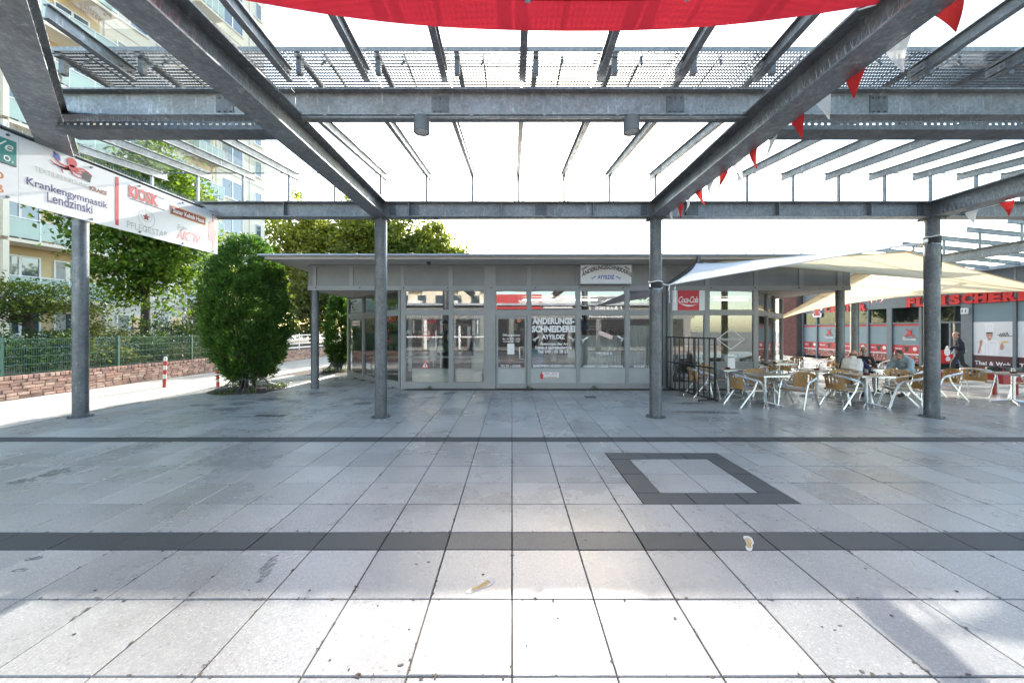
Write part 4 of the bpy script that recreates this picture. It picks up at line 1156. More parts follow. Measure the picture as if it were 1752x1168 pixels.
# red sail overhead: a sheet stretched between the two long beams
t = thing('red_awning','big red cloth awning stretched overhead between the canopy beams','awning',(0,2.8,4.2))
b = MB(); n = 40; m = 12; vs = []
for i in range(n+1):
    u = i/n; x = -2.86+5.66*u
    c = 4*u*(1-u)
    for k in range(m+1):
        v = k/m
        yy = 2.86-v*3.2 + 0.05*math.sin(3*u)
        zz = 4.50-0.20*u - 0.26*c*(1-0.3*v) + 0.02*v + 0.004*math.sin(14*u+2*v)
        vs.append((x,yy-2.8,zz-4.2))
b.add(vs,[(i*(m+1)+k,(i+1)*(m+1)+k,(i+1)*(m+1)+k+1,i*(m+1)+k+1) for i in range(n) for k in range(m)])
b.build('cloth',RED_CLOTH,t,180)
b = MB(); b.tube([Vector(vs[i*(m+1)+1])+Vector((0,0,-0.004)) for i in range(n+1)],0.004,5); b.build('seam',RED_CLOTH,t,60)
b = MB()
for i in (6,14,21,29,36):
    q = Vector(vs[i*(m+1)+1]); b.lathe([(0.010,-0.012),(0.020,-0.012),(0.020,-0.004),(0.010,-0.004)],q,10)
b.build('grommet',ALU,t,60)
b = MB()
for i,xx in ((0,-2.86),(n,3.1)):
    q = Vector(vs[i*(m+1)]); b.tube([q,q+Vector((0.0,0.14,0.08))],0.006,6)
b.build('rope',WHITE,t,60)

wsail, c0 = sail('white_sail','white triangular shade sail stretched from canopy column towards the shop roof','shade sail',
     [(3.30,7.76,2.75),(8.50,7.72,3.60),(5.9,10.35,3.66),(5.15,10.4,3.66)],SAIL_W,22,0.16,0.05)
rope(wsail,c0,(3.30,7.76,2.75),(3.11,7.75,2.77),0.014)
rope(wsail,c0,(8.50,7.72,3.60),(8.66,7.72,3.63),0.012)
rope(wsail,c0,(5.5,10.38,3.66),(5.5,10.8,3.80),0.008)
ysail, c1 = sail('cream_sail','cream shade sail with its peak at the thick column, spread over the cafe terrace','shade sail',
     [(8.40,7.9,3.46),(14.3,9.6,2.75),(10.9,11.2,3.50),(5.75,10.38,3.70)],SAIL_Y,26,0.08,0.06)
rope(ysail,c1,(8.40,7.9,3.46),(8.66,7.82,3.62),0.012,SAIL_Y)
rope(ysail,c1,(14.3,9.6,2.75),(14.42,9.9,2.8),0.012)
ysail2, c2 = sail('cream_sail','paler lower cream shade sail behind the peaked one, in front of the butcher letters','shade sail',
     [(10.6,15.3,2.14),(14.25,15.6,3.22),(16.5,11.8,3.05),(10.75,11.3,3.72)],SAIL_Y,26,0.04,0.10)
rope(ysail2,c2,(14.25,15.6,3.22),(14.38,15.68,3.25),0.012)
rope(ysail2,c2,(16.5,11.8,3.05),(19.7,12.2,3.2),0.010)
rope(ysail2,c2,(10.75,11.3,3.72),(10.7,11.35,3.81),0.010)
rope(ysail2,c2,(10.6,15.3,2.14),(10.42,15.5,2.2),0.008)
# second, paler cream sail behind it towards the pavilion corner
b = MB()
for s in ((0.62,0.30),(0.80,0.36),(0.88,0.42)):
    pass
def strap(z, x, label):
    t = thing('column_strap',label,'strap',(x,YC,z))
    b = MB(); b.lathe([(0.124,-0.06),(0.136,-0.055),(0.136,0.055),(0.124,0.06)],(0,0,0),24); b.build('strap_band',RUBBER,t,40)
    b = MB(); b.box(-0.15,-0.125,-0.05,0.02,-0.03,0.03); b.tube([(-0.1,-0.09,-0.06),(0.0,-0.135,-0.10),(0.1,-0.09,-0.05)],0.012,6); b.build('buckle',ALU,t,40)
    b = MB(); b.tube([(0.137*math.cos(a),0.137*math.sin(a),0.075+0.01*math.sin(3*a)) for a in np.linspace(0,6.28,20)],0.012,6); b.build('rope_loop',WHITE,t,60)
strap(2.73,2.99,'black rubber strap holding the white sail on the canopy column by the screen')
strap(3.66,8.74,'black rubber strap high on the canopy column right of the seated guests')
t = thing('hanging_chain','short steel chain hanging from the white sail corner beside the column','chain',(3.28,7.76,2.73))
b = MB()
for i in range(9):
    for x in (0,0.12): b.lathe([(0.006,0),(0.014,0.01),(0.014,0.022),(0.006,0.034)],(x,0,-0.04*(i+1)),6)
b.build('chain_links',ALU,t,60)

# ================================================================== BUNTING
def bunting(label, p0, p1, n, sagz, h, wd, first=0, t0=0.03, group=None):
    p0 = Vector(p0); p1 = Vector(p1); d = (p1-p0)
    t = thing('pennant_bunting',label,'bunting',p0)
    def P(u): return d*u + Vector((0,0,-sagz*4*u*(1-u)))
    b = MB(); b.tube([P(i/24) for i in range(25)],0.004,5); b.build('cord',WHITE,t,60)
    dn = d.normalized()
    for i in range(n):
        u = t0+(i+0.5)/n*(1-t0*2); p = P(u)
        yaw = random.uniform(-0.25,0.25); sw = random.uniform(-0.06,0.06)
        a = Vector((dn.x*math.cos(yaw)-dn.y*math.sin(yaw),dn.x*math.sin(yaw)+dn.y*math.cos(yaw),dn.z))
        nrm = a.cross(Vector((0,0,1))).normalized()
        b = MB(); m = 5; vs=[]; fs=[]
        for r in range(m+1):
            v = r/m; ww = wd/2*(1-v)+0.002
            for s in (-1,0,1):
                vs.append(p + a*(s*ww*(1-abs(yaw)*0.2) + sw*v) + Vector((0,0,-h*v)) + nrm*(0.035*math.sin(3.5*v+i*1.7)*(1-0.6*s*s)+0.07*v*v*math.sin(i*2.1)))
        for r in range(m):
            for s in (0,1): fs.append((r*3+s,r*3+s+1,(r+1)*3+s+1,(r+1)*3+s))
        b.add(vs,fs); b.build('pennant',(PEN_RED,PEN_WHITE)[(i+first)%2],t,180)
    return t
bunting('string of red and white pennants along the right canopy beam',(3.16,2.42,4.19),(3.14,7.62,4.17),14,0.01,0.27,0.205,0,0.02)
bunting('short string of pennants on the far right canopy beam',(8.92,7.6,4.11),(8.92,4.2,4.15),6,0.01,0.27,0.2,1)
bunting('small pennants hanging under the cream sail by the butcher shop',(14.6,15.9,3.35),(19.6,19.6,3.5),9,0.12,0.2,0.2,1)

# ================================================================== SCREEN
scr = thing('metal_screen','black metal barred screen on feet beside the canopy column','screen',(4.85,10.2,0))
d = Vector((5.02-4.68,9.2-11.25,0)); Ls = d.length; d.normalize()
Msc = Matrix(((d.x,-d.y,0,4.68),(d.y,d.x,0,11.25),(0,0,1,0),(0,0,0,1)))
def OB(t,b,name,mat,smooth=None):
    o = link(name,b.mesh(name,mat,smooth),t); o.location = -Vector(t.location); return o
b = MB()
for z in (0.09,0.86,1.60): b.obox(Msc,0,Ls,-0.018,0.018,z-0.018,z+0.018)
for a in (0.0,Ls*0.62,Ls): b.obox(Msc,a-0.02,a+0.02,-0.022,0.022,0.06,1.622)
OB(scr,b,'frame',BLACKM)
for i in range(9):
    a = Ls*(i+1)/10
    if abs(a-Ls*0.62) < 0.06: continue
    b = MB(); b.obox(Msc,a-0.012,a+0.012,-0.012,0.012,0.109,0.841); b.obox(Msc,a-0.012,a+0.012,-0.012,0.012,0.879,1.581); OB(scr,b,'bar',BLACKM)
for a in (0.15,Ls-0.25):
    b = MB(); b.obox(Msc,a-0.015,a+0.015,-0.28,0.28,0.02,0.05); b.obox(Msc,a-0.015,a+0.015,-0.02,0.02,0.05,0.075); b.obox(Msc,a-0.01,a+0.01,-0.28,-0.25,0.0,0.02); b.obox(Msc,a-0.01,a+0.01,0.25,0.28,0.0,0.02); OB(scr,b,'foot',BLACKM)

# ================================================================== TABLES AND CHAIRS
def make_chair():
    t = thing('bistro_chair','', 'chair', group='aluminium and wicker cafe chairs')
    # double tube armrest wrapping round the back
    for dz, rr in ((0,0.0115),(0.026,0.0115)):
        b = MB()
        arc = [(-0.275,0.19,0.575+dz),(-0.280,0.13,0.615+dz),(-0.285,0.04,0.640+dz),(-0.285,-0.10,0.678+dz)]
        for k in range(0,9):
            a = R(180+22.5*k); arc.append((0.285*math.cos(a),-0.16+0.175*math.sin(a)*1.0,0.695+0.055*math.sin(math.pi*k/8)+dz))
        arc += [(0.285,-0.10,0.678+dz),(0.285,0.04,0.640+dz),(0.280,0.13,0.615+dz),(0.275,0.19,0.575+dz)]
        b.tube(arc,rr,7); 
        if dz == 0: first = b
        else:
            first.v_off = None
            o = len(first.v); first.v += b.v; first.f += [tuple(o+i for i in f) for f in b.f]; first.m += b.m
    first.build('armrest',ALU,t,50)
    for s in (-1,1):
        b = MB()
        for o in (0,0.026): b.tube([(s*0.275,0.19+o*0.5,0.575+o),(s*0.272,0.25+o,0.44),(s*0.262,0.36+o,0.012)],0.0115,7)
        b.tube([(s*0.262,0.373,0.0),(s*0.262,0.373,0.03)],0.024,8)
        b.build('leg',ALU,t,50)
        b = MB()
        for o in (0,0.024): b.tube([(s*0.280,0.10-o,0.64),(s*0.275,0.02-o,0.44),(s*0.268,-0.33-o,0.012)],0.0110,7)
        b.tube([(s*0.268,-0.342,0.0),(s*0.268,-0.342,0.03)],0.024,8)
        b.build('leg',ALU,t,50)
    b = MB()
    for s in (-1,1): b.tube([(s*0.262,0.25,0.415),(s*0.255,-0.19,0.405)],0.011,7)
    b.tube([(-0.262,0.25,0.405),(0.262,0.25,0.405)],0.011,7); b.tube([(-0.268,-0.11,0.25),(0.268,-0.11,0.25)],0.009,7); b.tube([(-0.26,-0.19,0.40),(0.26,-0.19,0.40)],0.011,7)
    b.build('seat_frame',ALU,t,50)
    b = MB(); n=16; m=12; vs=[]                 # woven seat
    for i in range(n+1):
        for k in range(m+1):
            x = -0.25+0.5*i/n; yy = -0.20+0.46*k/m
            vs.append((x,yy,0.432+0.012*(k/m)-0.016*(1-(2*i/n-1)**2)*math.sin(math.pi*k/m)+(0.0025 if (i+k)%2 else 0)))
    b.add(vs,[(i*(m+1)+k,(i+1)*(m+1)+k,(i+1)*(m+1)+k+1,i*(m+1)+k+1) for i in range(n) for k in range(m)])
    b.build('seat',SEATW,t,180)
    b = MB(); b.tube([(-0.25,-0.20,0.424),(-0.255,0.25,0.434),(-0.22,0.275,0.434),(0.22,0.275,0.434),(0.255,0.25,0.434),(0.25,-0.20,0.424)],0.017,7); b.build('seat_rim',WICKER,t,60)
    # wicker back, curved, with lattice openings
    b = MB(); na=26; nz=12; vs=[]
    def bp(i,k):
        u = i/na; v = k/nz; a = R(212+116*u)
        z = 0.44+0.36*v
        if v > 0.7: z -= 0.05*((abs(2*u-1))**3)*(v-0.7)/0.3
        lean = 0.05*v
        return ((0.262-0.02*(1-v))*math.cos(a),-0.13+(0.16+0.0*v)*math.sin(a)-lean+0.02,z)
    for i in range(na+1):
        for k in range(nz+1): vs.append(bp(i,k))
    for i in range(na+1):
        for k in range(nz+1):
            q = vs[i*(nz+1)+k]; a = R(212+116*i/na); vs.append((q[0]+0.012*math.cos(a),q[1]+0.012*math.sin(a),q[2]))
    off=(na+1)*(nz+1); fs=[]
    solid = lambda i,k: 0<=i<na and 0<=k<nz and not (5<=i<=20 and 4<=k<=9 and ((i%4 in (1,2)) and not (k==6 and i%8>3)) and (abs(i-12.5)+abs(k-6.5)*1.6<9.5))
    for i in range(na):
        for k in range(nz):
            if not solid(i,k): continue
            q=(i*(nz+1)+k,(i+1)*(nz+1)+k,(i+1)*(nz+1)+k+1,i*(nz+1)+k+1)
            fs.append(q[::-1]); fs.append(tuple(off+j for j in q))
            for (di,dk,e0,e1) in ((-1,0,3,0),(1,0,1,2),(0,-1,0,1),(0,1,2,3)):
                if not solid(i+di,k+dk): fs.append((q[e0],q[e1],off+q[e1],off+q[e0]))
    b.add(vs,fs); b.build('backrest',WICKER,t,40)
    return t
chair0 = make_chair()
tops = {}
def make_table():
    t = thing('cafe_table','', 'table', group='square cafe tables on the terrace')
    b = MB(); b.box(-0.335,0.335,-0.335,0.335,0.722,0.748); b.build('tabletop',TABLET,t)
    b = MB()
    for s in (-1,1): b.box(s*0.336,s*0.35,-0.35,0.35,0.716,0.749); b.box(-0.335,0.335,s*0.336,s*0.35,0.716,0.749)
    b.build('edge_trim',ALU,t)
    b = MB(); b.lathe([(0.036,0.05),(0.036,0.70),(0.09,0.71),(0.09,0.721)],(0,0,0),18); b.build('pedestal',ALU,t,40)
    for k in range(4):
        a = R(45+90*k); b = MB(); b.tube([(0.03*math.cos(a),0.03*math.sin(a),0.075),(0.2*math.cos(a),0.2*math.sin(a),0.05),(0.36*math.cos(a),0.36*math.sin(a),0.025)],[0.03,0.024,0.018],8); b.lathe([(0.02,0),(0.02,0.02)],(0.355*math.cos(a),0.355*math.sin(a),0),8); b.build('foot',ALU,t,40)
    return t
table0 = make_table()
chairs = [  # x, y, rotation of the seat front (degrees, 0 = facing away from the viewer), label
 (5.50,8.80,-82,'wicker chair in the front row nearest the black screen, facing right'),
 (6.72,8.72,118,'wicker chair right of the front table by the screen, its back to the right'),
 (7.72,8.70,-78,'wicker chair left of the middle front table, with pierced back towards us'),
 (9.14,8.66,66,'wicker chair right of the middle front table, beside the thick column'),
 (12.70,10.15,-66,'wicker chair facing the far right table, left of the red bin'),
 (13.35,9.45,80,'wicker chair cut by the right edge of the picture'),
 (5.15,10.15,-88,'wicker chair seen through the bars of the black screen'),
 (5.75,10.75,-170,'wicker chair behind the table at the snack bar window'),
 (6.22,9.42,160,'wicker chair behind the front table by the screen, back to the window'),
 (6.85,10.2,85,'wicker chair right of the table at the snack bar window'),
 (7.95,12.0,-90,'wicker chair left of the back table near the pavilion corner'),
 (7.35,9.75,20,'wicker chair with its back turned, behind the front table gap'),
 (8.35,9.25,178,'wicker chair behind the middle front table'),
 (9.15,10.05,-60,'wicker chair under the man in the white vest'),
 (9.95,11.1,175,'wicker chair under the bearded man'),
 (10.98,10.30,95,'wicker chair under the woman in the pale blue hoodie'),
 (9.75,9.35,150,'wicker chair in front of the guests, behind the thick column side'),
 (10.75,11.55,200,'empty wicker chair between the bearded man and the woman'),
 (11.25,9.75,82,'wicker chair just right of the thick column'),
 (9.9,14.3,-60,'sunlit wicker chair at the back terrace, farthest left'),
 (10.6,14.0,120,'sunlit wicker chair at the back terrace with its back to the wall'),
 (11.6,13.9,70,'sunlit wicker chair at the back terrace left of the pavilion column'),
 (12.6,14.2,-80,'sunlit wicker chair at the back terrace behind the guests'),
 (9.3,12.9,10,'wicker chair in the sun near the pavilion corner, back turned'),
 (13.3,13.0,100,'sunlit wicker chair behind the woman in the hoodie'),
]
for i,(x,yy,rz,lb) in enumerate(chairs):
    o = chair0 if i == 0 else copy_tree(chair0)
    o.location = (x,yy,0); o.rotation_euler = (0,0,R(rz)); o['label'] = lb
tables = [
 (6.08,8.95,8,'square table in the front row nearest the black screen'),
 (8.42,8.85,-6,'square table in the front row in the middle of the terrace'),
 (12.32,9.15,4,'square table at the far right in front of the red bin'),
 (5.92,10.2,3,'square table at the snack bar window behind the screen'),
 (8.60,12.0,5,'square table at the back by the pavilion corner'),
 (10.05,10.30,-4,'square table where the three guests sit'),
 (8.15,9.95,10,'square table left of the man in the white vest'),
 (11.1,14.5,0,'sunlit square table at the back terrace'),
 (9.2,13.4,4,'square table in the sun beyond the pavilion corner'),
 (12.2,13.2,6,'sunlit square table behind the guests'),
]
for i,(x,yy,rz,lb) in enumerate(tables):
    o = table0 if i == 0 else copy_tree(table0)
    o.location = (x,yy,0); o.rotation_euler = (0,0,R(rz)); o['label'] = lb
ASHT = plain('maroon glass ashtray',(0.13,0.035,0.05),0.25)
am = MB(); am.lathe([(0.05,0.0),(0.062,0.012),(0.064,0.04),(0.056,0.045),(0.046,0.04),(0.042,0.014),(0.01,0.012)],(0,0,0),18); ame = am.mesh('ashtray',ASHT,50)
for x,yy,lb in ((8.38,8.80,'maroon ashtray on the middle front table'),(8.1,9.9,'maroon ashtray on the table left of the vest man'),(5.88,10.15,'maroon ashtray on the snack bar window table'),
                (9.98,10.38,'maroon ashtray on the table of the guests'),(12.25,9.1,'maroon ashtray on the far right table'),(8.4,11.9,'dark ashtray on the back table by the pavilion corner'),(9.2,13.35,'dark ashtray on the table beyond the pavilion corner')):
    tag(link('ashtray',ame,None,(x,yy,0.7495)),lb,'ashtray','ashtrays on the cafe tables')
b = MB(); b.lathe([(0.03,0.0),(0.034,0.01),(0.038,0.085),(0.035,0.085),(0.031,0.012),(0.005,0.010)],(0,0,0),16); o = b.build('tea_glass',glass('drink glass',(0.5,0.16,0.05),0.08,0.8,0.02),None,50); o.location=(10.18,10.42,0.7495); tag(o,'small glass of dark tea on the guests table','glass')
b = MB(); b.lathe([(0.045,0.0),(0.055,0.006),(0.055,0.01),(0.03,0.012)],(0,0,0),16); b.lathe([(0.025,0.012),(0.036,0.05),(0.040,0.075),(0.036,0.075),(0.03,0.02)],(0,0,0),16); o = b.build('coffee_cup',WHITEP,None,50); o.location=(10.27,10.36,0.7495); tag(o,'white coffee cup beside the tea glass on the guests table','cup')
for x,yy,lb in ((6.2,9.05,'empty drinking glass on the front table by the screen'),(8.55,8.98,'empty drinking glass behind the ashtray on the middle front table'),(8.3,10.1,'drinking glass on the table left of the vest man'),(12.45,9.25,'drinking glass on the far right table')):
    b = MB(); b.lathe([(0.028,0.0),(0.032,0.01),(0.036,0.12),(0.033,0.12),(0.029,0.014),(0.005,0.012)],(0,0,0),16); o = b.build('drinking_glass',glass('clear glass',(0.9,0.93,0.93),0.10,0.9,0.03),None,50); o.location=(x,yy,0.7495); tag(o,lb,'glass','drinking glasses on the cafe tables')
# napkin/menu stand at the window
b = MB(); b.box(-0.10,0.10,-0.03,0.03,0.0,0.006); b.box(-0.10,0.10,-0.004,0.004,0.006,0.29); o = b.build('menu_stand',WHITEP); o.location=(6.08,10.32,0.7495); tag(o,'white menu card standing on the snack bar window table','menu')

# ================================================================== PEOPLE
def cl(name,c,v=0.25,sc=9): return plain(name,c,0.85,0,v,sc,0.4,60)
def remesh(b, name, mat, parent, vox=0.012, smooth=2):
    o = b.build(name, mat, parent)
    md = o.modifiers.new('remesh','REMESH'); md.mode='VOXEL'; md.voxel_size=vox; md.use_smooth_shade=True
    ms = o.modifiers.new('smooth','SMOOTH'); ms.factor=0.5; ms.iterations=smooth
    return o
def lerp(a,c,t): return Vector(a)*(1-t)+Vector(c)*t
def hand(b, wrist, d, palm_n, curl=0.5):
    """palm, four bent fingers of different lengths, thumb off the side"""
    d = Vector(d).normalized(); n = Vector(palm_n); n = (n-d*n.dot(d)).normalized(); s = d.cross(n)
    wv = Vector(wrist)
    b.capsule(wv, wv+d*0.03, 0.026, 0.028, 8)
    for k in (-1.2,-0.4,0.4,1.2): b.capsule(wv+d*0.02+s*0.010*k, wv+d*0.085+s*0.017*k, 0.016, 0.012, 8)
    for k,Lf in ((-1.2,0.068),(-0.4,0.080),(0.4,0.085),(1.2,0.074)):
        p = wv+d*0.088+s*0.0185*k; q = p+(d*math.cos(curl*0.5)+n*math.sin(curl*0.5))*Lf*0.5; r = q+(d*math.cos(curl*1.4)+n*math.sin(curl*1.4))*Lf*0.5
        b.capsule(p,q,0.0092,0.0085,7); b.capsule(q,r,0.0085,0.0070,7)
    p = wv+d*0.03+s*0.028; q = p+(d*0.7+s*0.6+n*0.3).normalized()*0.04; r = q+(d*0.9+s*0.1+n*0.35).normalized()*0.03
    b.capsule(p,q,0.012,0.010,7); b.capsule(q,r,0.010,0.008,7)
def person(label, loc, rz, J, cols, hair='short', bald=False, vest=None, beard=None, hood=False, look=0.0, sleeves=True, scale=1.0, group=None):
    """J: joints in the figure's own frame, facing +Y"""
    body = MB()
    hc = Vector(J['head']); neck = Vector(J['neck']); pel = Vector(J['pelvis'])
    face = Vector(J.get('face',(0,1,-0.1))).normalized(); rt = face.cross(Vector((0,0,1))).normalized(); up = rt.cross(face)
    Mh = Matrix((rt,face,up)).transposed()
    # head
    body.ball(hc+up*0.025, 0.076,0.096,0.100,16,12,M=Mh)
    body.ball(hc+face*0.022-up*0.055, 0.056,0.066,0.062,14,10,M=Mh)
    body.capsule(hc+face*0.088+up*0.012, hc+face*0.108-up*0.022, 0.008,0.015,8)
    body.capsule(hc+face*0.082-up*0.052-rt*0.018, hc+face*0.082-up*0.052+rt*0.018, 0.010,0.010,7)
    body.ball(hc+face*0.070-up*0.098,0.022,0.02,0.018,8,6,M=Mh)
    for s in (-1,1):
        body.ball(hc+rt*(s*0.079)-face*0.008-up*0.008,0.012,0.020,0.032,8,6,M=Mh)
        body.capsule(hc+face*0.078+up*0.026+rt*(s*0.022), hc+face*0.070+up*0.026+rt*(s*0.045),0.010,0.009,7)
    body.capsule(neck-Vector((0,0,0.05)), hc-up*0.06-face*0.012, 0.058,0.052,12)
    # torso
    shL, shR = Vector(J['shL']), Vector(J['shR']); mid = (shL+shR)/2
    def torso(b,k):
        b.capsule(lerp(shL,shR,0.12)-Vector((0,0,0.02)), lerp(shL,shR,0.88)-Vector((0,0,0.02)), 0.070+k,0.070+k)
        ch = lerp(mid,pel,0.30); ax = (shR-shL).normalized()
        b.capsule(ch-ax*0.085, ch+ax*0.085, 0.112+k,0.112+k)
        be = lerp(mid,pel,0.68); b.capsule(be-ax*0.065+Vector((0,0.015,0)), be+ax*0.065+Vector((0,0.015,0)), 0.110+k,0.110+k)
        b.capsule(ch,be,0.13+k,0.125+k)
        b.capsule(pel-ax*0.075, pel+ax*0.075,0.105+k,0.105+k); b.capsule(be,pel,0.13+k,0.12+k)
    def arms(b,k,full=True):
        for s in 'LR':
            sh,el,wr = (Vector(J[q+s]) for q in ('sh','el','wr'))
            b.capsule(sh,el,0.055+k,0.043+k)
            b.capsule(el,wr if not full else lerp(el,wr,0.97),0.043+k,0.031+k*0.9)
    def legs(b,k):
        for s in 'LR':
            hp,kn,an = (Vector(J[q+s]) for q in ('hip','kn','an'))
            b.capsule(hp,kn,0.083+k,0.056+k); b.capsule(kn,lerp(kn,an,0.35),0.055+k,0.056+k); b.capsule(lerp(kn,an,0.35),an,0.056+k,0.038+k)
    torso(body,0); arms(body,0); legs(body,0)
    for s in 'LR':
        hand(body,J['wr'+s],J.get('hd'+s,Vector(J['wr'+s])-Vector(J['el'+s])),J.get('hn'+s,(0,0,-1)),J.get('curl',0.6))
        an = Vector(J['an'+s]); t = Vector(J['toe'+s]); body.capsule(an-Vector((0,0,0.03)),t,0.036,0.026)
    o = remesh(body,'person',SKINM,None,0.0085,2)
    o.location = loc; o.rotation_euler = (0,0,rz); o.scale = (scale,)*3
    tag(o,label,'person',group)
    # clothes
    tr = MB(); legs(tr,0.014); ax=(shR-shL).normalized(); tr.capsule(pel-ax*0.08,pel+ax*0.08,0.118,0.118); tr.capsule(pel,pel+Vector((0,0,0.07)),0.125,0.125)
    remesh(tr,'trousers',cols['trousers'],o,0.014,3)
    tp = MB(); torso(tp,0.016); arms(tp,0.016 if not hood else 0.024); tp.capsule(neck-Vector((0,0,0.06)),neck-Vector((0,0,0.01)),0.075,0.062)
    remesh(tp,'top',cols['top'],o,0.014,3)
    if vest:
        v = MB(); torso(v,0.034); v.capsule(neck-Vector((0,0,0.05)),neck+Vector((0,-0.0,0.02)),0.08,0.072)
        for z in (0.15,0.35,0.55,0.75):
            c = lerp(mid,pel,z); v.capsule(c-ax*0.11,c+ax*0.11,0.125,0.125)
        remesh(v,'vest',vest,o,0.014,2)
    if hood:
        h = MB(); h.capsule(neck-ax*0.07-face*0.05,neck+ax*0.07-face*0.05,0.075,0.075); h.capsule(neck-face*0.10-Vector((0,0,0.03)),neck-face*0.08-Vector((0,0,0.10)),0.085,0.07); remesh(h,'hood',cols['top'],o,0.014,3)
    for s in 'LR':
        an = Vector(J['an'+s]); t = Vector(J['toe'+s]); sh = MB(); sh.capsule(an-Vector((0,0,0.035)),t,0.052,0.038); sh.capsule(an-Vector((0,0,0.04))-(t-an).normalized()*0.04,an-Vector((0,0,0.0)),0.042,0.046)
        remesh(sh,'shoe',cols['shoe'],o,0.012,2)
    hm = MB(); HM = cols['hair']
    if bald:
        for s in (-1,1): hm.ball(hc+rt*(s*0.062)-face*0.030+up*0.005,0.022,0.058,0.045,10,8,M=Mh)
        hm.ball(hc-face*0.070-up*0.010,0.060,0.030,0.050,12,8,M=Mh)
    else:
        hm.ball(hc+up*0.045-face*0.014,0.083,0.098,0.092,16,10,M=Mh); hm.ball(hc-face*0.045+up*0.005,0.078,0.066,0.078,14,8,M=Mh)
        if hair == 'tail':
            hm.ball(hc-face*0.105+up*0.025,0.035,0.03,0.035,10,8,M=Mh); hm.capsule(hc-face*0.12+up*0.02,hc-face*0.145-up*0.09,0.030,0.012)
    remesh(hm,'hair',HM,o,0.010,2)
    if beard is not None:
        bm = MB(); bm.ball(hc+face*0.050-up*0.085,0.055,0.050,0.045,12,8,M=Mh); bm.capsule(hc+face*0.092-up*0.040-rt*0.025,hc+face*0.092-up*0.040+rt*0.025,0.010,0.010); remesh(bm,'beard',beard,o,0.009,2)
    for s in (-1,1):
        e = MB(); e.ball(hc+face*0.0885+up*0.010+rt*(s*0.031),0.012,0.006,0.006,8,6,M=Mh); e.build('eye',BLACKP,o,180)
        e = MB(); e.capsule(hc+face*0.091+up*0.030+rt*(s*0.018),hc+face*0.082+up*0.032+rt*(s*0.046),0.005,0.004,6); e.build('eyebrow',HM,o,180)
    return o
def seated(lean=0.06, twist=0.0, head=(0,0.10,1.14), face=(0,1,-0.12), **kw):
    J = dict(pelvis=(0,-0.06,0.56),shL=(-0.185,lean,0.965),shR=(0.185,lean,0.965),neck=(0,lean+0.01,1.035),head=head,face=face,
             hipL=(-0.09,-0.04,0.53),hipR=(0.09,-0.04,0.53),knL=(-0.13,0.37,0.53),knR=(0.13,0.37,0.53),anL=(-0.13,0.36,0.10),anR=(0.13,0.34,0.10),
             toeL=(-0.15,0.53,0.035),toeR=(0.15,0.51,0.035),elL=(-0.25,0.14,0.73),elR=(0.25,0.14,0.73),wrL=(-0.12,0.36,0.79),wrR=(0.12,0.36,0.79))
    J.update(kw); return J
person('man in a white vest over navy sleeves seated with his back to us',(9.15,10.05,0),R(-60),
    seated(lean=0.12,head=(0,0.19,1.13),face=(0.0,1,-0.1),elR=(0.30,0.20,0.76),wrR=(0.16,0.40,0.785)),
    dict(trousers=cl('dark denim',(0.02,0.025,0.05)),top=cl('navy knit',(0.012,0.02,0.075)),shoe=BLACKM,hair=cl('shaved hair',(0.22,0.13,0.09))),bald=True,vest=cl('white quilted cloth',(0.80,0.79,0.77),0.08))
person('older man with grey beard in a black jacket seated behind the vest man',(10.52,11.2,0),R(165),
    seated(lean=0.05,head=(0,0.09,1.185),face=(0.25,1,-0.05),wrL=(-0.02,0.33,0.86),elL=(-0.26,0.12,0.74),hdL=(0.3,0.7,0.5),hnL=(1,0,0.2)),
    dict(trousers=cl('black trousers',(0.015,0.015,0.018)),top=cl('black jacket',(0.012,0.013,0.016)),shoe=BLACKM,hair=HAIRG),beard=HAIRG)
person('woman with dark ponytail in a pale blue hoodie leaning over the table',(10.98,10.30,0),R(98),
    seated(lean=0.22,head=(0,0.34,1.13),face=(0,1,-0.25),neck=(0,0.25,1.03),pelvis=(0,-0.02,0.56),elL=(-0.25,0.30,0.74),elR=(0.25,0.30,0.74),wrL=(-0.10,0.48,0.64),wrR=(0.10,0.50,0.64),hdL=(0.2,0.9,-0.1),hdR=(-0.2,0.9,-0.1)),
    dict(trousers=cl('black leggings',(0.013,0.013,0.016)),top=cl('pale blue fleece',(0.33,0.43,0.50),0.12),shoe=BLACKM,hair=HAIRD),hair='tail',hood=True)
walker = person('balding man in a dark jumper striding past the butcher shop door',(17.75,14.75,0),R(48),
    dict(pelvis=(0,0.0,0.95),shL=(-0.20,0.05,1.42),shR=(0.20,0.05,1.42),neck=(0,0.07,1.49),head=(0,0.10,1.615),face=(-0.15,1,-0.05),
         hipL=(-0.095,0,0.92),hipR=(0.095,0,0.92),knL=(-0.10,0.20,0.52),knR=(0.11,-0.08,0.48),anL=(-0.10,0.22,0.10),anR=(0.12,-0.40,0.14),
         toeL=(-0.11,0.39,0.035),toeR=(0.13,-0.27,0.035),elL=(-0.29,0.03,1.16),elR=(0.27,0.02,1.14),wrL=(-0.22,0.26,1.12),wrR=(0.20,0.27,1.04),curl=1.2),
    dict(trousers=cl('charcoal trousers',(0.022,0.024,0.026)),top=cl('dark navy jumper',(0.012,0.014,0.024)),shoe=BLACKM,hair=HAIRD),bald=True)
Mw = Matrix.Translation((17.75,14.75,0)) @ Matrix.Rotation(R(48),4,'Z')
b = MB(); c = Mw@Vector((-0.22,0.36,0.95)); b.ball(c,0.09,0.07,0.17,12,8); b.tube([c+Vector((0,0,0.15)),c+Vector((0,0,0.24))],[0.05,0.012],8)
tag(b.build('plastic_bag',cloth('white plastic',(0.75,0.75,0.75),0.4),None,60),'white plastic bag held by the walking man','bag')

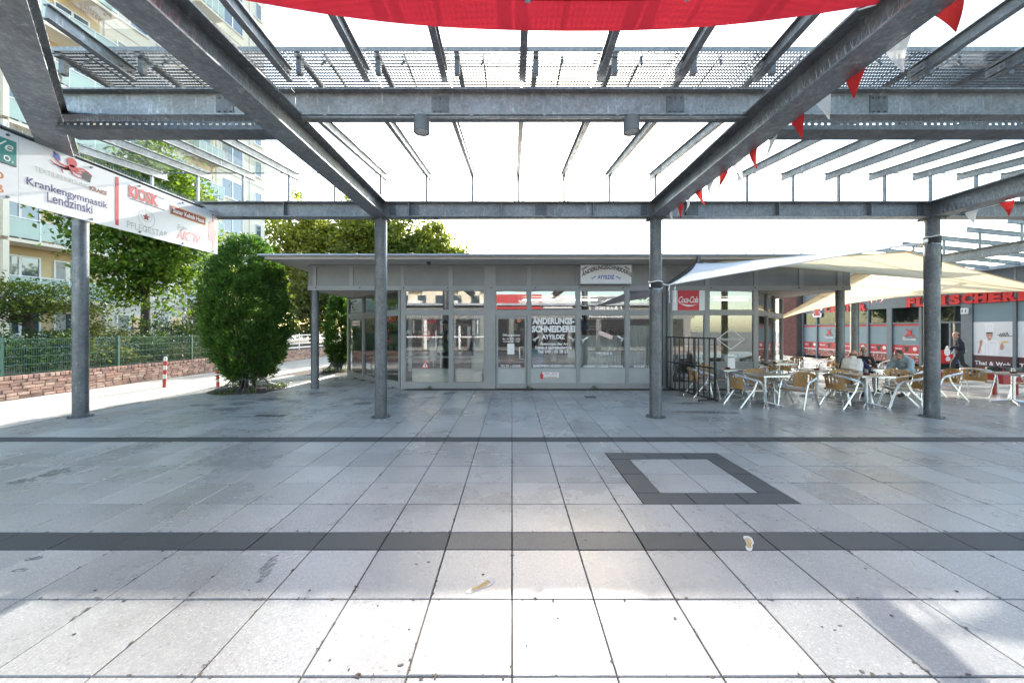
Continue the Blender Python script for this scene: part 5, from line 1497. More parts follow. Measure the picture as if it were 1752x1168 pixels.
# ================================================================== BUTCHER ROW (right)
BX = 20.0
shop = thing('butcher_shop','long grey shop front on the right with red meat posters and glazed doors','building',(BX,20,0))
MBx = frame((BX,0,0),(0,-1,0),(0,0,1))       # local x runs towards the viewer, normal faces the plaza
def by(px): return BX*F/(px-CX)
def bz(px,py): return EYE+(HY-py)*by(px)/F
def KB(b,name,mat,parent=None,smooth=None):
    o = link(name,b.mesh(name,mat,smooth),parent or shop)
    if parent is None: o.location = -Vector(shop.location)
    return o
SGREY = plain('slate shop frame',(0.16,0.185,0.205),0.5,0,0.12)
FILM = plain('blue grey film',(0.19,0.27,0.31),0.35,0,0.12,0.8)
MEAT = bpy.data.materials.new('meat print'); MEAT.use_nodes=True
_b = MEAT.node_tree.nodes['Principled BSDF']
_v = _n(MEAT,'ShaderNodeTexVoronoi',Scale=7.0); _tc=_n(MEAT,'ShaderNodeTexCoord'); L(MEAT,_tc.outputs['Object'],_v.inputs['Vector'])
_c = ramp(MEAT,_v.outputs['Distance'],0.05,0.6,(0.55,0.16,0.12),(0.22,0.02,0.03))
_c = mix(MEAT,ramp(MEAT,noise(MEAT,9,5),0.55,0.62),_c,(0.62,0.48,0.42)); L(MEAT,_c,_b.inputs['Base Color']); _b.inputs['Roughness'].default_value=0.4
ys_m = [27.4,25.6,24.4,20.9,19.75,19.55,18.2,16.56,16.1,14.83,13.4,12.0]
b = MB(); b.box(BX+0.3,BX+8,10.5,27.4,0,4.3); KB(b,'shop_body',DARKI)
b = MB(); b.box(BX-0.25,BX+8.4,10.2,27.8,4.301,4.45); KB(b,'roof',ZINC)
b = MB(); b.box(BX,BX+0.299,10.5,25.6,2.96,4.3); KB(b,'fascia',SGREY)
for yy in (12.2,14.8,16.1,18.2,20.9,24.4):
    b = MB(); b.box(BX-0.012,BX-0.001,yy-0.03,yy+0.03,2.98,4.28); KB(b,'fascia_batten',PAINT_G)
for yy,wd in ((25.58,0.12),(24.4,0.09),(20.9,0.10),(19.7,0.26),(18.2,0.12),(16.35,0.40),(14.79,0.10),(13.35,0.1),(12.0,0.1),(22.65,0.07)):
    b = MB(); b.box(BX-0.05,BX+0.2,yy-wd/2,yy+wd/2,0.0,2.955); KB(b,'mullion',SGREY)
def pane(y0,y1,z0,z1,mat,name,dx=0.02,parent=None):
    b = MB(); b.box(BX+dx,BX+dx+0.02,y0,y1,z0,z1); return KB(b,name,mat,parent)
bull_y = []
for y0,y1 in ((24.45,25.5),(22.7,24.34),(20.97,22.6),(19.85,20.83),(18.28,19.55)):
    pane(y0,y1,2.20,2.95,GLASS_T,'transom_window')
    b = MB(); b.box(BX-0.03,BX+0.08,y0,y1,2.13,2.195); KB(b,'transom_rail',SGREY)
    p = pane(y0,y1,0.14,2.125,FILM,'window_film')
    def fl(u0,u1,z0,z1,mat,nm,lift,p=p,y0=y0,y1=y1):
        b = MB(); b.poly(MBx@Matrix.Translation((0,0,-0.02+lift)),[(-(y1-(y1-y0)*u0),z0),(-(y1-(y1-y0)*u1),z0),(-(y1-(y1-y0)*u1),z1),(-(y1-(y1-y0)*u0),z1)],0.001); return KB(b,nm,mat,p)
    fl(0,1,2.02,2.12,RED,'red_stripe',0.002); fl(0,1,0.62,1.05,RED,'red_band',0.002); fl(0,1,0.15,0.58,MEAT,'meat_photo',0.002); fl(0.03,0.97,0.565,0.625,WHITEP,'white_strip',0.004)
    Mq = MBx@Matrix.Translation((0,0,-0.016))
    um = -(y1-(y1-y0)*0.52); ud = -(y1-(y1-y0)*0.83); ul=-(y1-(y1-y0)*0.07); ur=-(y1-(y1-y0)*0.34)
    b = MB(); b.poly(Mq,[(um-0.09,0.72),(um+0.09,0.72),(um+0.07,0.90),(um+0.17,0.97),(um+0.12,1.01),(um,0.96),(um-0.12,1.01),(um-0.17,0.97),(um-0.07,0.90)],0.002); KB(b,'bull_head_emblem',BLACKP,p)
    b = MB(); b.disc(Mq,(ud,0.87),0.095,0.095,0.002,18); KB(b,'round_badge',WHITEP,p)
    text('lettering','Rind' if y1>24.4 else 'Hähnchen',WHITE,p,Mq,ul,ur,0.83,0.91,bold=0.04,shear=0.2)
    text('lettering','Täglich frisch geschnitten',RED,p,Mq,-(y1-(y1-y0)*0.1),-(y1-(y1-y0)*0.8),0.58,0.61,bold=0.0,lift=0.006)
for yc in (23.5,18.75):
    Mq = MBx@Matrix.Translation((-yc,0,0.003)); b = MB()
    b.poly(Mq,[(-0.13,1.62),(0.13,1.62),(0.07,1.74),(0.0,1.70),(-0.07,1.74)],0.002); b.poly(Mq,[(-0.08,1.78),(0.08,1.78),(0.05,1.60),(-0.05,1.60)],0.004)
    for s in (-1,1):
        b.poly(Mq,[(s*0.07,1.76),(s*0.16,1.83),(s*0.14,1.93),(s*0.11,1.84),(s*0.04,1.80)],0.003); b.poly(Mq,[(0,1.57),(s*0.20,1.44),(s*0.26,1.50),(s*0.06,1.62)],0.003)
    KB(b,'bull_emblem',RED)
    for s,z0,z1,a,m in (('Die',1.40,1.47,-0.30,WHITE),('FLEISCHEREI',1.30,1.38,-0.30,WHITE)):
        o = text('lettering',s,m,shop,Mq,a,a+(0.14 if len(s)<4 else 0.62),z0,z1,bold=0.03); o.location=-Vector(shop.location)
# entrance with open glass door
b = MB(); b.box(BX-0.02,BX+0.06,16.6,18.1,2.13,2.195); b.box(BX-0.02,BX+0.06,16.6,18.1,2.9,2.955); KB(b,'door_head',SGREY)
pane(16.62,18.1,2.2,2.895,GLASS_T,'transom_window')
b = MB(); b.box(BX-0.03,BX+0.05,16.95,17.02,0.02,2.125); b.box(BX-0.03,BX+0.05,17.60,17.66,0.02,2.125); KB(b,'door_frame',SGREY)
d1 = pane(17.67,18.1,0.1,2.125,GLASS_S,'door'); pane(16.62,16.94,0.1,2.125,GLASS_S,'door')
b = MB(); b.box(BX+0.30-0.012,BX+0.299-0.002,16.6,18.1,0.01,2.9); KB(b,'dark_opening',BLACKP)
b = MB(); b.poly(MBx@Matrix.Translation((0,0,-0.012)),[(-18.1,0.12),(-17.67,0.12),(-17.67,1.0),(-18.1,1.0)],0.001); KB(b,'red_band',DRED)
# thai posters
MAROON = plain('maroon print',(0.085,0.018,0.03),0.45,0,0.08)
PWHITE = plain('poster white',(0.72,0.73,0.75),0.4,0,0.03,1)
SKINP = plain('printed skin',(0.52,0.27,0.20),0.5,0,0.06)
GWH = plain('printed chef white',(0.82,0.82,0.84),0.5,0,0.05,3)
GSH = plain('printed fold grey',(0.62,0.63,0.67),0.5,0,0.05,3)
def poster(y0,y1,full):
    t = thing('thai_poster','white poster of a smiling chef over a maroon Thai and Wok band' if full else 'second white and maroon poster at the right picture edge','poster',(BX,(y0+y1)/2,1))
    def Q(b,n,m):
        o = link(n,b.mesh(n,m),t); o.location=-Vector(t.location); return o
    b = MB(); b.box(BX-0.006,BX+0.03,y0,y1,0.12,2.16); Q(b,'poster_board',PWHITE)
    Mq = MBx@Matrix.Translation((-y1,0,0.0062)); wd = y1-y0
    b = MB(); b.poly(Mq,[(0,0.12),(wd,0.12),(wd,0.74),(0,0.74)],0.001); Q(b,'maroon_band',MAROON)
    o = text('lettering','Thai & Wok',WHITE,t,Mq,0.05,wd-0.07 if full else wd+0.1,0.33,0.50,bold=0.035,spacing=1.15,lift=0.003); o.location=-Vector(t.location)
    Mr = Mq@Matrix.Translation((0,0,0.001))
    if full:
        b = MB()
        b.poly(Mr,[(0.27,0.742),(0.80,0.742),(0.86,1.20),(0.78,1.36),(0.60,1.44),(0.46,1.44),(0.36,1.40),(0.26,1.28),(0.22,1.05),(0.30,1.0)],0.001,0)
        b.poly(Mr,[(0.48,1.46),(0.60,1.46),(0.64,1.56),(0.645,1.72),(0.43,1.72),(0.44,1.55)],0.002,1)
        b.poly(Mr,[(0.49,1.38),(0.58,1.38),(0.60,1.50),(0.47,1.50)],0.0025,1)
        b.poly(Mr,[(0.42,1.70),(0.66,1.70),(0.67,1.95),(0.72,2.06),(0.64,2.12),(0.42,2.12),(0.35,2.05),(0.41,1.94)],0.003,0)
        for xx in (0.48,0.55,0.61): b.poly(Mr,[(xx,1.72),(xx+0.012,1.72),(xx+0.016,2.05),(xx,2.05)],0.0035,2)
        b.poly(Mr,[(0.14,0.84),(0.20,0.80),(0.30,1.22),(0.32,1.36),(0.24,1.40),(0.20,1.32),(0.22,1.20)],0.004,1)
        b.poly(Mr,[(0.88,1.02),(0.95,1.0),(1.00,1.10),(0.97,1.28),(0.90,1.24),(0.88,1.15)],0.004,1)
        b.poly(Mr,[(0.06,1.26),(0.24,1.33),(0.24,1.35),(0.06,1.28)],0.005,2)
        for p in ((0.515,1.62),(0.59,1.62)): b.disc(Mr,p,0.012,0.008,0.0035,8,3)
        b.poly(Mr,[(0.52,1.525),(0.60,1.53),(0.59,1.51),(0.53,1.505)],0.0035,0)
        b.poly(Mr,[(0.44,1.66),(0.43,1.72),(0.65,1.72),(0.64,1.67)],0.003,3)
        b.poly(Mr,[(0.90,1.27),(1.15,1.30),(1.16,1.33),(1.05,1.38),(0.92,1.33)],0.005,4)
        for xx in (0.40,0.50,0.70): b.poly(Mr,[(xx,0.76),(xx+0.012,0.76),(xx+0.03,1.25),(xx+0.02,1.25)],0.0015,2)
        Q(b,'chef_print',[GWH,SKINP,GSH,BLACKP,CREAMP])
        o = text('lettering','Thai Wok',DRED,t,Mr,0.56,0.74,1.27,1.30,bold=0.0,lift=0.005); o.location=-Vector(t.location)
    b = MB()
    for k,(x0,z0,x1,z1) in enumerate(((0.80,1.60,0.98,1.66),(0.86,1.55,0.90,1.68),(0.92,1.55,0.98,1.70),(0.99,1.56,1.03,1.70),(1.04,1.57,1.10,1.72),(1.10,1.70,1.14,1.58),(0.88,1.545,1.12,1.57),(1.12,1.58,wd,1.575))):
        dx,dz=x1-x0,z1-z0; l=math.hypot(dx,dz); nx,nz=-dz/l*0.009,dx/l*0.009
        b.poly(Mr,[(x0-nx,z0-nz),(x1-nx,z1-nz),(x1+nx,z1+nz),(x0+nx,z0+nz)],0.006+0.0004*k)
    Q(b,'graffiti_scrawl',BLACKP)
    for xx in (0.0,): pass
poster(14.84,16.13,True); poster(13.42,14.72,False)
b = MB(); b.box(BX+0.0,BX+0.05,14.84,16.13,2.17,2.95); b.box(BX,BX+0.05,13.42,14.72,2.17,2.95); KB(b,'blank_panel',FILM)
pane(12.1,13.3,0.1,2.95,GLASS_S,'side_window')
# house number box, wall lamp
b = MB(); b.box(BX-0.12,BX-0.051,16.25,16.50,2.52,2.78); o=KB(b,'number_lamp',WHITEP)
text('lettering','11',BLACKP,o,MBx@Matrix.Translation((0,0,0.12)),-16.46,-16.30,2.58,2.72,bold=0.03)
# raised letters
def letters(s,y_start,y_end,z0,z1,label):
    t = thing('letter_sign',label,'sign',(BX,(y_start+y_end)/2,3.1))
    wd = (y_start-y_end)/len(s)
    for i,ch in enumerate(s):
        f = 0.06 if ch != 'I' else 0.28
        o = text('letter',ch,REDB,t,MBx,-y_start+wd*(i+f),-y_start+wd*(i+1-f),z0,z1,bold=0.06,ext=0.05,lift=0.02); o.location=-Vector(t.location)
        if ch in 'FLEIHRNTC':                # slab serifs
            bs = []; a0=-y_start+wd*(i+f*0.4); a1=-y_start+wd*(i+1-f*0.4)
            def sb(*q):
                b = MB(); b.obox(MBx,*q); bs.append(b)
            for z in ((z0,z0+0.055),(z1-0.055,z1)):
                if ch=='F' and z[0]==z0: sb(a0,a0+(a1-a0)*0.55,z[0],z[1],0.018,0.105)
                elif ch=='L' and z[0]!=z0: sb(a0,a0+(a1-a0)*0.55,z[0],z[1],0.018,0.105)
                elif ch=='T' and z[0]==z0: sb(a0+(a1-a0)*0.25,a0+(a1-a0)*0.75,z[0],z[1],0.018,0.105)
                elif ch=='C': continue
                elif ch in 'HRN':
                    sb(a0,a0+(a1-a0)*0.44,z[0],z[1],0.018,0.105)
                    if not (ch=='R' and z[0]!=z0): sb(a0+(a1-a0)*0.58,a1,z[0],z[1],0.018,0.105)
                else: sb(a0,a1,z[0],z[1],0.018,0.105)
            for b in bs: link('serif',b.mesh('serif',REDB),o)
    return t
letters('CENTER',23.75,20.95,2.93,3.34,'raised red slab letters CENTER over the butcher windows')
letters('FLEISCHEREI',18.85,13.75,2.96,3.42,'raised red slab letters FLEISCHEREI partly hidden by the cream sail')
t = thing('bull_logo','white and red bull head logo plate left of the red CENTER letters','sign',(BX,24.4,3.0)); Mq = MBx@Matrix.Translation((-24.35,2.98,0.0)); b=MB()
def bull(b,k,th,mi):
    b.poly(Mq,[(-0.26*k,-0.28*k),(0.26*k,-0.28*k),(0.32*k,-0.1*k),(0.16*k,0.02*k),(0.36*k,0.12*k),(0.30*k,0.34*k),(0.12*k,0.22*k),(0.0,0.36*k),(-0.12*k,0.22*k),(-0.30*k,0.34*k),(-0.36*k,0.12*k),(-0.16*k,0.02*k),(-0.32*k,-0.1*k)],th,mi)
bull(b,1.15,0.06,0); bull(b,0.82,0.066,1); o=link('logo_plate',b.mesh('logo_plate',[WHITEP,RED]),t); o.location=-Vector(t.location)
# brick pier at the far end
pier = thing('brick_pier','dark red brick pier at the far end of the butcher shop','wall',(BX,26.5,0))
b = MB(); b.box(BX-0.3,BX+0.4,25.75,27.5,0,4.29); o=b.build('core',MORTAR,pier); o.location=-Vector(pier.location)
b = MB()
for r in range(52):
    for c in range(7):
        yy=25.76+(c+(r%2)*0.5-0.5)*0.25; a0=max(25.755,yy+0.005); a1=min(27.495,yy+0.245)
        if a1-a0>0.03: b.box(BX-0.318,BX-0.3005,a0,a1,0.01+r*0.082,0.082+r*0.082,random.randrange(2))
o=b.build('brickwork',[plain('oxblood brick',(0.16,0.055,0.045),0.85,0,0.25,8),plain('dark oxblood brick',(0.12,0.045,0.04),0.85,0,0.25,8)],pier); o.location=-Vector(pier.location); tag(o,kind='stuff')
# red bin, bench, machine
t = thing('red_bin','red metal litter bin on two legs with a black bag hanging over its rim','bin',(13.78,10.4,0))
BINR = plain('bin red',(0.36,0.025,0.03),0.45,0,0.2,4)
b = MB(); b.box(-0.32,0.32,-0.2,0.2,0.32,0.75); b.build('bin_body',BINR,t)
for s in (-1,1):
    b = MB(); b.box(s*0.30-0.03,s*0.30+0.03,-0.03,0.03,0.0,0.319); b.build('leg',BINR,t)
b = MB(); n=28; vs=[]
for k,(z,sc) in enumerate(((0.66,1.04),(0.75,1.06),(0.775,1.02),(0.74,0.92),(0.66,0.9))):
    for i in range(n):
        a=2*math.pi*i/n; q=1/max(abs(math.cos(a))/0.33,abs(math.sin(a))/0.21); vs.append((math.cos(a)*q*sc,math.sin(a)*q*sc,z+random.uniform(-0.035,0.035)*(k<3)))
b.add(vs,[(k*n+i,k*n+(i+1)%n,(k+1)*n+(i+1)%n,(k+1)*n+i) for k in range(4) for i in range(n)]); b.build('bag_rim',plain('bin bag',(0.015,0.02,0.022),0.3),t,60)
t = thing('red_bench','low red slatted bench behind the terrace chairs','bench',(13.6,12.3,0))
for k in range(4):
    b = MB(); b.box(-0.9,0.9,-0.20+k*0.105,-0.11+k*0.105,0.40,0.44); b.build('slat',BINR,t)
for s in (-1,1):
    b = MB(); b.box(s*0.6-0.04,s*0.6+0.04,-0.16,0.16,0.0,0.399); b.build('leg',BINR,t)
t = thing('cleaning_machine','small red and blue engine machine standing in front of the shop door','machine',(18.3,15.9,0))
b = MB(); b.lathe([(0.30,0),(0.33,0.02),(0.33,0.10),(0.30,0.12)],(0,0,0.16),20); b.box(-0.45,0.45,-0.3,0.3,0.30,0.42); b.build('chassis',BLACKM,t,40)
b = MB(); b.bbox(-0.42,0.20,-0.28,0.28,0.421,0.86,0.08); b.bbox(-0.30,0.08,-0.2,0.2,0.861,0.96,0.03); b.build('engine_cover',REDB,t,30)
b = MB(); b.bbox(0.24,0.55,-0.22,0.22,0.43,0.70,0.04); b.build('tank',plain('machine blue',(0.03,0.10,0.35),0.4),t,30)
b = MB(); b.disc(frame((-0.02,-0.284,0.60),(1,0,0),(0,0,1)),(0,0),0.10,0.10,0.01,18); b.build('gauge',WHITEP,t)
for s in (-1,1):
    b = MB(); b.tube([(s*0.34,-0.34,0.15),(s*0.34,0.34,0.15)],0.15,16); b.build('wheel',BLACKM,t,40)
b = MB(); b.tube([(0.5,-0.2,0.6),(0.85,-0.2,0.95),(0.85,0.2,0.95),(0.5,0.2,0.6)],0.018,8); b.build('handle',ALU,t,60)

# ================================================================== FOLIAGE
def leafmesh(name, C, size, mat, up=0.4, dirs=None, aspect=0.62, jitter=0.35):
    """one pointed leaf at every row of C, turned at random, on the whole facing up"""
    n = len(C)
    a = rng.normal(size=(n,3))
    if dirs is not None: a = dirs + jitter*rng.normal(size=(n,3))
    a /= np.linalg.norm(a,axis=1,keepdims=True)
    nn = rng.normal(size=(n,3)); nn[:,2] += up*2.5
    nn -= a*(nn*a).sum(1,keepdims=True); nn /= np.linalg.norm(nn,axis=1,keepdims=True)+1e-9
    s = np.cross(a,nn)
    L_ = size*rng.uniform(0.6,1.3,size=(n,1)); Wd = L_*aspect*0.5
    P = np.empty((n,5,3))
    P[:,0] = C-a*L_*0.5
    P[:,1] = C+s*Wd-a*L_*0.05+nn*Wd*0.25
    P[:,2] = C+s*Wd*0.55+a*L_*0.28+nn*Wd*0.1
    P[:,3] = C+a*L_*0.5-nn*Wd*0.2
    P[:,4] = C-s*Wd+a*L_*0.02+nn*Wd*0.25
    me = bpy.data.meshes.new(name)
    me.vertices.add(n*5); me.vertices.foreach_set('co',P.reshape(-1))
    me.loops.add(n*5); me.loops.foreach_set('vertex_index',np.arange(n*5,dtype=np.int32))
    me.polygons.add(n); me.polygons.foreach_set('loop_start',np.arange(0,n*5,5,dtype=np.int32))
    me.polygons.foreach_set('loop_total',np.full(n,5,dtype=np.int32))
    me.materials.append(mat); me.update(calc_edges=True)
    return me
LEAF_M = leafmat('maple leaf',(0.05,0.12,0.02),(0.18,0.27,0.05),0.6)
LEAF_S = leafmat('small tree leaf',(0.05,0.095,0.016),(0.13,0.18,0.04),0.5)
LEAF_B = leafmat('far tree leaf',(0.085,0.13,0.028),(0.25,0.29,0.08),0.66)
LEAF_H = leafmat('hedge leaf',(0.025,0.065,0.02),(0.09,0.15,0.045),0.45)
LEAF_P = leafmat('pale shrub leaf',(0.09,0.12,0.04),(0.20,0.22,0.09),0.45)
LEAF_T = leafmat('thuja spray',(0.024,0.08,0.022),(0.15,0.28,0.065),0.45)
def tree(name,label,x,yy,z0,H,cr,cz,ncl,npc,ls,tr,mat,group=None,cat='tree',flat=0.55,spread=0.42,up=0.4,nlimb=26,fork=0.35,seed=1):
    t = thing(name,label,cat,(x,yy,z0),0,group)
    rs = np.random.default_rng(seed); ph = rs.uniform(0,6.28,8)
    d = rs.normal(size=(ncl,3)); d /= np.linalg.norm(d,axis=1,keepdims=True)
    az = np.arctan2(d[:,1],d[:,0])
    rad = (rs.uniform(0,1,ncl)**0.42)*(1+0.16*np.sin(2*az+ph[0])+0.13*np.sin(3*az+4*d[:,2]+ph[1])+0.10*np.sin(7*d[:,2]+5*az+ph[2]))
    Cc = d*rad[:,None]*np.array(cr)+np.array([0,0,cz])
    Cc[:,2] = np.maximum(Cc[:,2],0.12*H*(cz>1.5))
    pts = []
    for c in Cc:
        k = rs.integers(int(npc*0.5),int(npc*1.5))
        off = rs.normal(size=(k,3))*np.array([spread,spread,spread*flat])*rs.uniform(0.6,1.3)
        pts.append(c+off)
    pts = np.concatenate(pts)
    me = leafmesh('crown',pts,ls,mat,up)
    o = link('crown',me,t)
    b = MB()
    top = Vector((rs.normal()*0.15,rs.normal()*0.15,cz+cr[2]*0.35))
    fk = Vector((rs.normal()*0.08,rs.normal()*0.08,max(0.3,(cz-cr[2])*0.9 if cz>cr[2] else H*fork)))
    b.tube([(0,0,-0.1),(0,0,0.12),fk*0.5+Vector((rs.normal()*0.05,rs.normal()*0.05,0)),fk,(fk+top)/2,top],[tr*1.5,tr*1.1,tr,tr*0.9,tr*0.5,tr*0.12],10)
    idx = rs.choice(ncl,min(nlimb,ncl),replace=False)
    for i in idx:
        c = Vector(Cc[i]); u = rs.uniform(0.0,0.75); s = fk*(1-u)+top*u
        m_ = s*0.5+c*0.5+Vector((rs.normal()*0.15,rs.normal()*0.15,-0.12*(c-s).length))
        r0 = tr*rs.uniform(0.25,0.5)*(1-u*0.5); b.tube([s,s*0.75+m_*0.25+Vector((0,0,0.0)),m_,c],[r0,r0*0.8,r0*0.5,r0*0.12],6)
    b.build('trunk',BARK,t,60)
    return t

tree('maple_tree','broad leafy maple behind the green fence rising above the sign board',-15.3,15.6,0.45,9.2,(1.85,1.9,3.4),5.6,330,70,0.19,0.17,LEAF_M,flat=0.4,spread=0.42,up=0.9,nlimb=22,seed=3)
tree('small_tree','low spreading tree with bare dark branches behind the fence at the left edge',-15.0,11.5,0.45,3.4,(1.9,1.9,0.75),2.35,130,46,0.10,0.085,LEAF_S,flat=0.22,spread=0.34,up=0.9,nlimb=46,seed=5)
for i,(x,yy,H,cr,cz,lb) in enumerate((
    (-24.2,45.0,17.3,(5.3,5.3,6.8),10.5,'tall light green tree behind the pavilion roof, next to the apartment tower'),
    (-17.2,45.0,17.5,(4.8,4.8,6.8),10.5,'tall light green tree behind the middle of the left roof part'),
    (-11.4,46.0,15.0,(4.2,4.2,5.8),9.2,'light green tree whose crown drops towards the right behind the roof'),
    (-7.6,46.5,12.2,(3.4,3.4,4.4),7.8,'lowest crown at the right end of the trees behind the roof'))):
    tree('broad_tree',lb,x,yy,0,H,cr,cz,340,80,0.44,0.3,LEAF_B,'trees behind the shop pavilion',spread=0.72,nlimb=24,seed=20+i)
for i,(x,yy,H,cr,cz,mat,lb) in enumerate((
    (-21.5,40.0,9.4,(3.2,3.2,4.4),5.0,LEAF_P,'pale sunlit tree beside the thuja left of the pavilion'),
    (-16.6,41.0,9.8,(3.2,3.2,4.6),5.2,LEAF_P,'pale sunlit tree behind the pavilion corner column'),
    (-16.4,22.5,5.0,(1.6,1.6,2.4),2.6,LEAF_B,'bright green young tree behind the tall thuja'))):
    tree('young_tree',lb,x,yy,0.3,H,cr,cz,280,72,0.27,0.14,mat,'sunlit trees left of the pavilion',spread=0.5,nlimb=18,seed=40+i)
shrubs = ((-14.5,9.9,1.0),(-14.3,11.4,0.85),(-14.6,13.0,1.1),(-14.2,14.4,1.0),(-14.5,16.0,1.25),(-14.1,17.4,1.2),(-14.4,18.9,1.35),(-14.1,20.4,1.2))
words = ('at the left edge below the small tree','below the spreading tree behind the second fence field','right of the left column behind the fence','between the left column and the maple','at the foot of the maple','right of the maple trunk','behind the fence before the thuja','farthest along the fence, behind the thuja')
for i,(x,yy,h) in enumerate(shrubs):
    tree('shrub','dark green shrub '+words[i],x,yy,0.4,h*1.7,(0.85,0.9,h*0.85),h*0.85,60,60,0.085,0.03,(LEAF_H,LEAF_H,LEAF_P,LEAF_H)[i%4] if i in (2,5) else LEAF_H,'shrubs behind the green fence',cat='shrub',spread=0.20,nlimb=16,up=0.3,seed=60+i)
for i,(x,yy) in enumerate(((-13.65,12.9),(-13.6,15.2),(-13.6,17.2))):
    tree('low_shrub',('pale leafed low shrub behind the fence just right of the left column','pale leafed low shrub behind the fence above the first bollard','pale leafed low shrub behind the last fence post')[i],x,yy,0.4,0.9,(0.32,0.75,0.42),0.45,40,44,0.09,0.02,LEAF_P,'low shrubs against the fence',cat='shrub',spread=0.16,nlimb=8,up=0.3,seed=80+i)

# clipped thuja in its round bed with a hoop guard
def thuja(label,x,yy,sc,n,seed,rad=1.0):
    t = thing('thuja_bush',label,'bush',(x,yy,0))
    rs = np.random.default_rng(seed)
    zs = np.array([0.30,0.47,0.8,1.18,2.07,2.95,3.55,3.95,4.37,4.64]); rr_ = np.array([0.28,0.50,0.74,0.88,0.95,0.92,0.80,0.66,0.42,0.10])
    nc = n//14
    z = rs.uniform(0.3,4.6,nc*2); keep = rs.uniform(0,1.05,nc*2) < np.interp(z,zs,rr_)+0.10; z = z[keep][:nc]; m = len(z)
    az = rs.uniform(0,2*np.pi,m)
    lump = 1+0.06*np.sin(3*az+1.3*z+seed)+0.06*np.sin(5*az-3.6*z)+0.05*np.sin(9*az+6.1*z)
    r = np.interp(z,zs,rr_)*lump*rad*rs.choice([0.70,0.86,0.96,1.0,1.05,1.12],m,p=[0.12,0.2,0.25,0.2,0.15,0.08])
    Cc = np.stack([r*np.cos(az),r*np.sin(az),z],1); k = 62
    tilt = rs.uniform(0.3,1.6,m)
    D = np.stack([np.cos(az),np.sin(az),tilt],1); D /= np.linalg.norm(D,axis=1,keepdims=True)
    t_ = rs.uniform(-0.5,1.0,(m,k,1)); sp_ = rs.normal(size=(m,k,3))*0.062*(1.15-0.6*t_)
    P_ = (Cc[:,None,:]+D[:,None,:]*t_*0.17+sp_).reshape(-1,3)
    dirs = (np.repeat(D[:,None,:],k,1)+sp_*5.0).reshape(-1,3); dirs /= np.linalg.norm(dirs,axis=1,keepdims=True)
    P_[:,2] = np.maximum(P_[:,2],0.22)
    link('foliage',leafmesh('foliage',P_*sc,0.105*sc**0.5,LEAF_T,0.0,dirs,0.32,0.35),t)
    b = MB()
    for i in range(7):
        a = rs.uniform(0,6.28); q = Vector((0.16*math.cos(a),0.16*math.sin(a),0)); e = Vector((0.55*math.cos(a),0.55*math.sin(a),3.2))
        b.tube([q*sc,(q*1.3+Vector((0,0,0.7)))*sc,e*sc],[0.05*sc,0.04*sc,0.01],7)
    b.build('stem',BARK,t,60)
    t2 = thing('tree_guard',('ring of bent steel rods round the foot of the ' + ('tall thuja' if sc>0.9 else 'smaller far thuja')),'tree guard',(x,yy,0))
    b = MB(); kk = 34
    for i in range(kk):
        a = 2*math.pi*i/kk; c_,s_ = math.cos(a),math.sin(a)
        b.tube([(0.86*sc*c_,0.86*sc*s_,0.0),(0.80*sc*c_,0.80*sc*s_,0.07),(0.55*sc*c_,0.55*sc*s_,0.16),(0.40*sc*c_,0.40*sc*s_,0.34),(0.37*sc*c_,0.37*sc*s_,0.95)],0.0095,6)
    for z_ in (0.35,0.9): b.tube([(0.40*sc*math.cos(a),0.40*sc*math.sin(a),z_) for a in np.linspace(0,6.283,30)],0.010,6)
    b.build('rods',STEEL_D,t2,60)
    t3 = MB(); t3.lathe([(1.0*sc,0.0),(0.95*sc,0.018),(0.2,0.05)],(0,0,-0.004),28); o = t3.build('soil_bed',SOIL); o.location=(x,yy,0); tag(o,kind='structure')
    pts = []
    a = rs.uniform(0,6.28,900); q = rs.uniform(0.5,1.08,900)*sc; g_ = np.stack([q*np.cos(a),q*np.sin(a),rs.uniform(0.01,0.10,900)],1); keep = np.sin(a*3)+np.sin(a*7+1) > 0.2
    o = link('weeds',leafmesh('weeds',g_[keep],0.10,LEAF_S,0.0,np.tile([0,0,1.0],(keep.sum(),1)),0.3,0.4)); o.location=(x,yy,0); tag(o,'weeds growing in the soil round the '+('tall thuja' if sc>0.9 else 'far thuja'),None,kind='stuff')
thuja('tall dense dark green thuja left of the shop pavilion',-8.05,11.35,1.0,15000,11)
thuja('smaller dark thuja farther back against the left shop corner',-7.75,16.6,0.74,7000,12,0.62)
wd_ = []
for px,py in ((740,662),(903,660),(1012,661)):
    x,yy = ground_pt(px,py); k=30; wd_.append(np.stack([x+rng.normal(size=k)*0.05,11.44+rng.normal(size=k)*0.02,rng.uniform(0.0,0.09,k)],1))
wd_ = np.concatenate(wd_); o = link('joint_weeds',leafmesh('joint_weeds',wd_,0.06,LEAF_S,0,np.tile([0,0,1.0],(len(wd_),1)),0.35,0.5),pave); tag(o,kind='stuff')

